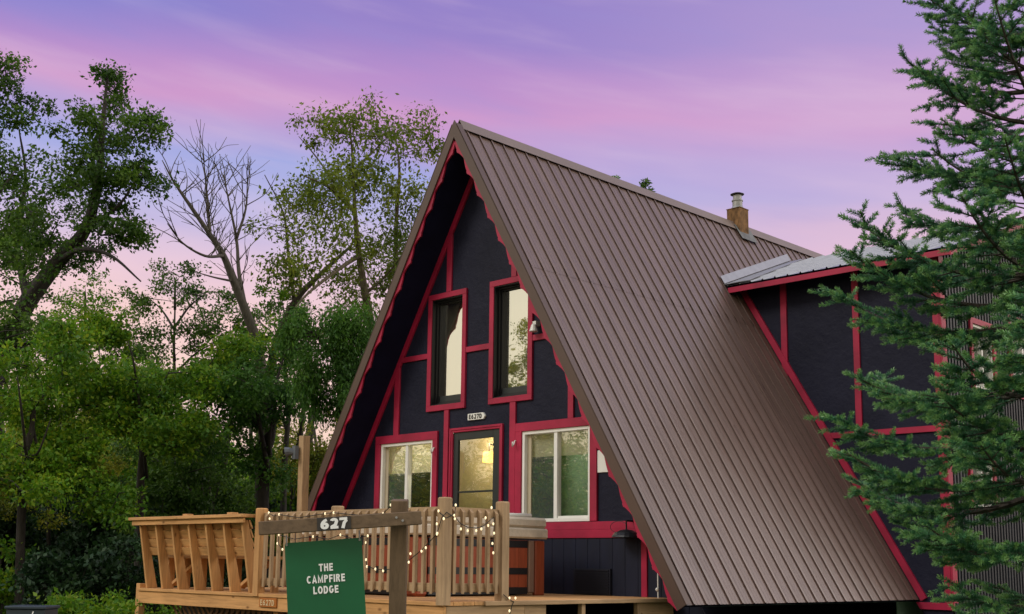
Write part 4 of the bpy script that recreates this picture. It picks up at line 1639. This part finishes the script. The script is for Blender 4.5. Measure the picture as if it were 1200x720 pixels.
shrub('dark feathery shrub left of the bench end', 145, 640, 19.5, 55, 60, 110, L_black, .15)
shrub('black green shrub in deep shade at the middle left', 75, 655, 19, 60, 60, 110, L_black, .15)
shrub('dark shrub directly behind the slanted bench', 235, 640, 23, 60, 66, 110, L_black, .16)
shrub('yellow green shrub at the left border above the box', 4, 625, 20, 26, 30, 46, L_mid, .13)
shrub('small bright leaved bush below the left deck corner', 150, 706, 17.5, 24, 18, 40, L_mid, .10)
shrub('low green bush between the box and the deck', 92, 712, 15, 34, 16, 50, L_mid, .10)
shrub('low bush beside the leaning deck support post', 196, 712, 19.0, 26, 16, 36, L_mid, .10)
shrub('yellow green bush at the foot of the tall lamp post', 335, 610, 24, 40, 40, 60, L_bright, .13)
shrub('dim tall shrub behind the left half of the bench', 185, 590, 24, 46, 60, 100, L_dark, .16)
shrub('dark broad shrub behind the right half of the bench', 285, 630, 25, 46, 60, 100, L_dark, .16)

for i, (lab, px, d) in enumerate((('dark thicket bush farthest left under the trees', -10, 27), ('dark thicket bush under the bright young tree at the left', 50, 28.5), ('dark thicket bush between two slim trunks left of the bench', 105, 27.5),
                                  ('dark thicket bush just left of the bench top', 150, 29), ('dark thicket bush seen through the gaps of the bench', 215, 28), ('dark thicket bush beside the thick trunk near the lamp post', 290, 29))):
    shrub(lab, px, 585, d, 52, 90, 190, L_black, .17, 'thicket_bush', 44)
# woods beyond, one mass
blobs = []
for k in range(110):
    px = rng.uniform(-160, 600)
    py = rng.uniform(490, 665)
    if px > 320:
        py = rng.uniform(540, 665)
    d = rng.uniform(33, 48)
    blobs.append(B(px, py, d, 50, 34, 34, .55))
for k in range(70):
    blobs.append(B(rng.uniform(-120, 420), rng.uniform(575, 662), rng.uniform(30, 40), 44, 22, 36, .5))
cs, sp = crown_points(blobs)
v, f = leaf_mesh(cs, sp, 46, .155, .3)
tag(raw_mesh('woods', v, f, L_mid), 'mass of green woods far behind the trees at the left', 'woods', None, 'stuff')
tb = MB()
for k in range(26):
    px = rng.uniform(-100, 420)
    d = rng.uniform(32, 44)
    a = D(px, 640, d)
    tb.tube([(a[0], a[1], GZ-.1), (a[0]+rng.normal()*.2, a[1], 3), (a[0]+rng.normal()*.5, a[1], 6.0)], [.13, .10, .05], 6)
tag(tb.build('woods_stems', M_barkd), 'slim dark stems standing inside the far woods', 'woods', None, 'stuff')

# ground cover along the edge of the woods
cs = []
for k in range(420):
    a = D(rng.uniform(-60, 420), 660, rng.uniform(15.5, 30))
    cs.append((a[0], a[1], GZ+rng.uniform(.02, .25)))
cs = np.array(cs)
v, f = leaf_mesh(cs, .35, 40, .08, -.4, .35)
tag(raw_mesh('undergrowth', v, f, L_dark), 'low leafy undergrowth on the ground below the woods', 'undergrowth', None, 'stuff')

# trees beyond the ridge: only their tips show
def conifer_tip(px, py, d, h, label):
    t = D(px, py, d)
    root = thing('distant_spruce', (t[0], t[1], GZ), label, 'tree', 'treetops showing above the ridge')
    MB().tube([(t[0], t[1], GZ), (t[0], t[1], t[2])], [.2, .01], 6).build('trunk', M_barkd, root)
    cs = []
    sp = []
    for z in np.linspace(.1, h, 42):
        for k in range(max(2, int(3+z*2))):
            a = rng.uniform(0, 6.28)
            r = rng.uniform(.3, 1)*(.06+z*.24)
            cs.append((t[0]+r*math.cos(a), t[1]+r*math.sin(a), t[2]-z-r*.2))
            sp.append(.10+z*.03)
    v, f = leaf_mesh(np.array(cs), np.array(sp), 16, .15, .1, .5, .35)
    raw_mesh('crown', v, f, L_dark, root)


conifer_tip(756, 209, 38, 5.0, 'pointed dark spruce top poking above the ridge')
t = D(720, 206, 36)
tree('distant_tree', 'tiny leafy twig top just above the ridge left of the spruce tip', 'treetops showing above the ridge',
     [([down(t), t-np.array((0, 0, 3)), t], .12, .01)], [(t-np.array((0, 0, .1)), .12, .16, 6, .10), (t-np.array((0, 0, 2.0)), 1.2, .8, 40, .3)], 18, .12, L_mid, M_barkd)

# trees across the yard, behind the camera's left shoulder: the windows mirror them
for (x, y, h, r, mat, lab) in ((-11.5, -16.5, 5.4, 2.6, L_mid, 'green tree across the yard mirrored in the lower right window'), (-15.2, -17.0, 9.2, 1.5, L_bright, 'tall narrow yellow tree across the yard mirrored in the upper right window'),
                               (-18.0, -16.0, 5.2, 2.6, L_bright, 'yellow tree across the yard mirrored in the door glass'), (-22.0, -17.0, 5.6, 3.0, L_mid, 'rounded green tree across the yard mirrored in the lower left window')):
    limbs = [([(x, y, GZ-.05), (x+.1, y, h*.4), (x-.1, y+.1, h*.9)], .2, .03)]
    tree('yard_tree', lab, 'trees across the yard', limbs, [((x, y, h*.55), r, h*.45, 260, .5), ((x+r*.4, y-r*.3, h*.32), r*.9, h*.35, 200, .5)], 50, .20, mat, M_bark, .2, .012)


# ---- the spruce on the right, near the camera
def spruce():
    base = dep(1246, 600, 8.0)
    bx, by = base[0], base[1]
    root = thing('spruce_tree', (bx, by, GZ), 'near blue green spruce with bushy needled branches at the right border', 'tree')
    rs = np.random.default_rng(23)
    tb = MB()
    TOP = 7.2
    tb.tube([(bx, by, GZ-.05), (bx, by, 2.0), (bx+.03, by, 4.5), (bx, by, TOP)], [.15, .115, .07, .012], 9)
    P0, P1, R1 = [], [], []          # needled shoot segments: start, end, youth
    def reach(z):
        return float(np.interp(z, [.2, .9, 1.45, 2.2, 3.3, 4.6, 7.2], [.70, .95, 1.50, 1.68, 1.16, .78, .05]))
    z = .25
    wh = 0
    while z < TOP-.25:
        nb = rs.integers(6, 9) if z > 1.35 else 4
        a0 = rs.uniform(0, 6.28)
        for i in range(nb):
            az = a0+6.283*i/nb+rs.normal()*.18
            zz_ = z+rs.normal()*.07
            Lb = reach(zz_)*rs.uniform(.72, 1.10)
            if zz_ < 1.0:
                Lb *= rs.uniform(.55, 1.0)
            h = np.array((math.cos(az), math.sin(az), 0))
            drop = -.10 if zz_ < 2.5 else (.10 if zz_ < 4 else .35)
            # main axis: sags, then the tip turns up
            pts = []
            for t in np.linspace(0, 1, 9):
                pts.append(np.array((bx, by, zz_))+h*Lb*t+np.array((0, 0, Lb*(drop*t-.20*t*(1-t)*1.6+.14*t*t*t))))
            tb.tube(pts, [.022*(1-.8*t)*(.5+Lb*.5) for t in np.linspace(0, 1, 9)], 5, False)
            side = np.cross(h, (0, 0, 1))
            bare = .30 if zz_ > 1.2 else .5
            nt_ = int(Lb/.095)
            for k in range(nt_):
                t = (k+.6)/nt_
                if t < .16:
                    continue
                f = t*8
                j = min(7, int(f))
                p = pts[j]+(pts[j+1]-pts[j])*(f-j)
                ax_ = (pts[j+1]-pts[j])/np.linalg.norm(pts[j+1]-pts[j])
                for sg in (-1, 1):
                    if rs.random() < .12:
                        continue
                    Ls = (1-t)*.30*Lb+.10+rs.uniform(0, .08)
                    Ls = min(Ls, .40)
                    dr = ax_*.72+side*sg*.75+np.array((0, 0, rs.normal()*.14-.05))
                    dr /= np.linalg.norm(dr)
                    e = p+dr*Ls+np.array((0, 0, -.04*Ls))
                    tb.tube([p, e], [.006, .003], 4, False)
                    # needled outer part
                    s0 = bare if t < .6 else .05
                    P0.append(p+(e-p)*s0)
                    P1.append(e)
                    R1.append(1.0)
                    ns_ = int(Ls/.085)
                    for m_ in range(ns_):
                        u = (m_+.7)/ns_
                        if u < s0*.8:
                            continue
                        q = p+(e-p)*u
                        for sg2 in (-1, 1):
                            if rs.random() < .25:
                                continue
                            l2 = (1-u)*.15+.07+rs.uniform(0, .03)
                            s2 = np.cross(dr, (0, 0, 1))
                            d2 = dr*.75+s2*sg2*.7+np.array((0, 0, rs.normal()*.22))
                            d2 /= np.linalg.norm(d2)
                            P0.append(q)
                            P1.append(q+d2*l2)
                            R1.append(1.0)
            P0.append(pts[5])
            P1.append(pts[8])
            R1.append(1.0)
        z += .355
        wh += 1
    tb.build('trunk', M_bark, root)
    P0, P1 = np.array(P0), np.array(P1)
    seg = P1-P0
    Ln = np.linalg.norm(seg, axis=1)
    cnt = np.maximum(6, (Ln*950).astype(int))
    # cut the load on the far side of the tree: fewer needles there
    idx = np.repeat(np.arange(len(P0)), cnt)
    n = len(idx)
    t = rs.random(n)
    t = np.where(rs.random(n) < .10, 1.0, t)
    d = seg[idx]/Ln[idx][:, None]
    r = rs.normal(size=(n, 3))
    r -= d*np.sum(r*d, axis=1, keepdims=True)
    r /= np.linalg.norm(r, axis=1, keepdims=True)+1e-9
    r[:, 2] += .25
    nd = r*.80+d*(.55+.8*(t[:, None] > .97))
    nd /= np.linalg.norm(nd, axis=1, keepdims=True)
    p = P0[idx]+seg[idx]*t[:, None]
    Lx = rs.uniform(.021, .032, (n, 1))
    sd_ = np.cross(nd, rs.normal(size=(n, 3)))
    sd_ /= np.linalg.norm(sd_, axis=1, keepdims=True)+1e-9
    wv = sd_*.0024
    v = np.empty((n, 4, 3))
    v[:, 0] = p-wv
    v[:, 1] = p+wv
    v[:, 2] = p+nd*Lx+wv*.5
    v[:, 3] = p+nd*Lx-wv*.5
    M = Mat('spruce_needles')
    at_ = M.n('ShaderNodeAttribute')
    at_.attribute_name = 'young'
    col = M.ramp(at_.outputs['Fac'], [(0, (.030, .115, .056)), (.35, (.070, .225, .090)), (.7, (.165, .37, .115)), (1, (.31, .49, .16))])
    geo = M.n('ShaderNodeNewGeometry')
    M.l(col, M.b.inputs['Base Color'])
    M.set(Roughness=.4)
    M.b.inputs['Specular IOR Level'].default_value = .6
    trn = M.n('ShaderNodeBsdfTranslucent')
    M.l(col, trn.inputs['Color'])
    mxs = M.n('ShaderNodeMixShader')
    mxs.inputs[0].default_value = .3
    M.l(M.b.outputs[0], mxs.inputs[1])
    M.l(trn.outputs[0], mxs.inputs[2])
    M.l(mxs.outputs[0], M.out.inputs['Surface'])
    o = raw_mesh('foliage', v.reshape(-1, 3), np.arange(n*4).reshape(n, 4), M.m, root)
    # new growth: paler needles toward shoot tips
    young = np.repeat(t*.62+rs.random(n)*.3*(t > .7)+.08*rs.random(n), 4).astype(np.float32)
    at2 = o.data.attributes.new('young', 'FLOAT', 'POINT')
    at2.data.foreach_set('value', young)
    print('spruce needles', n, 'shoots', len(P0))


spruce()
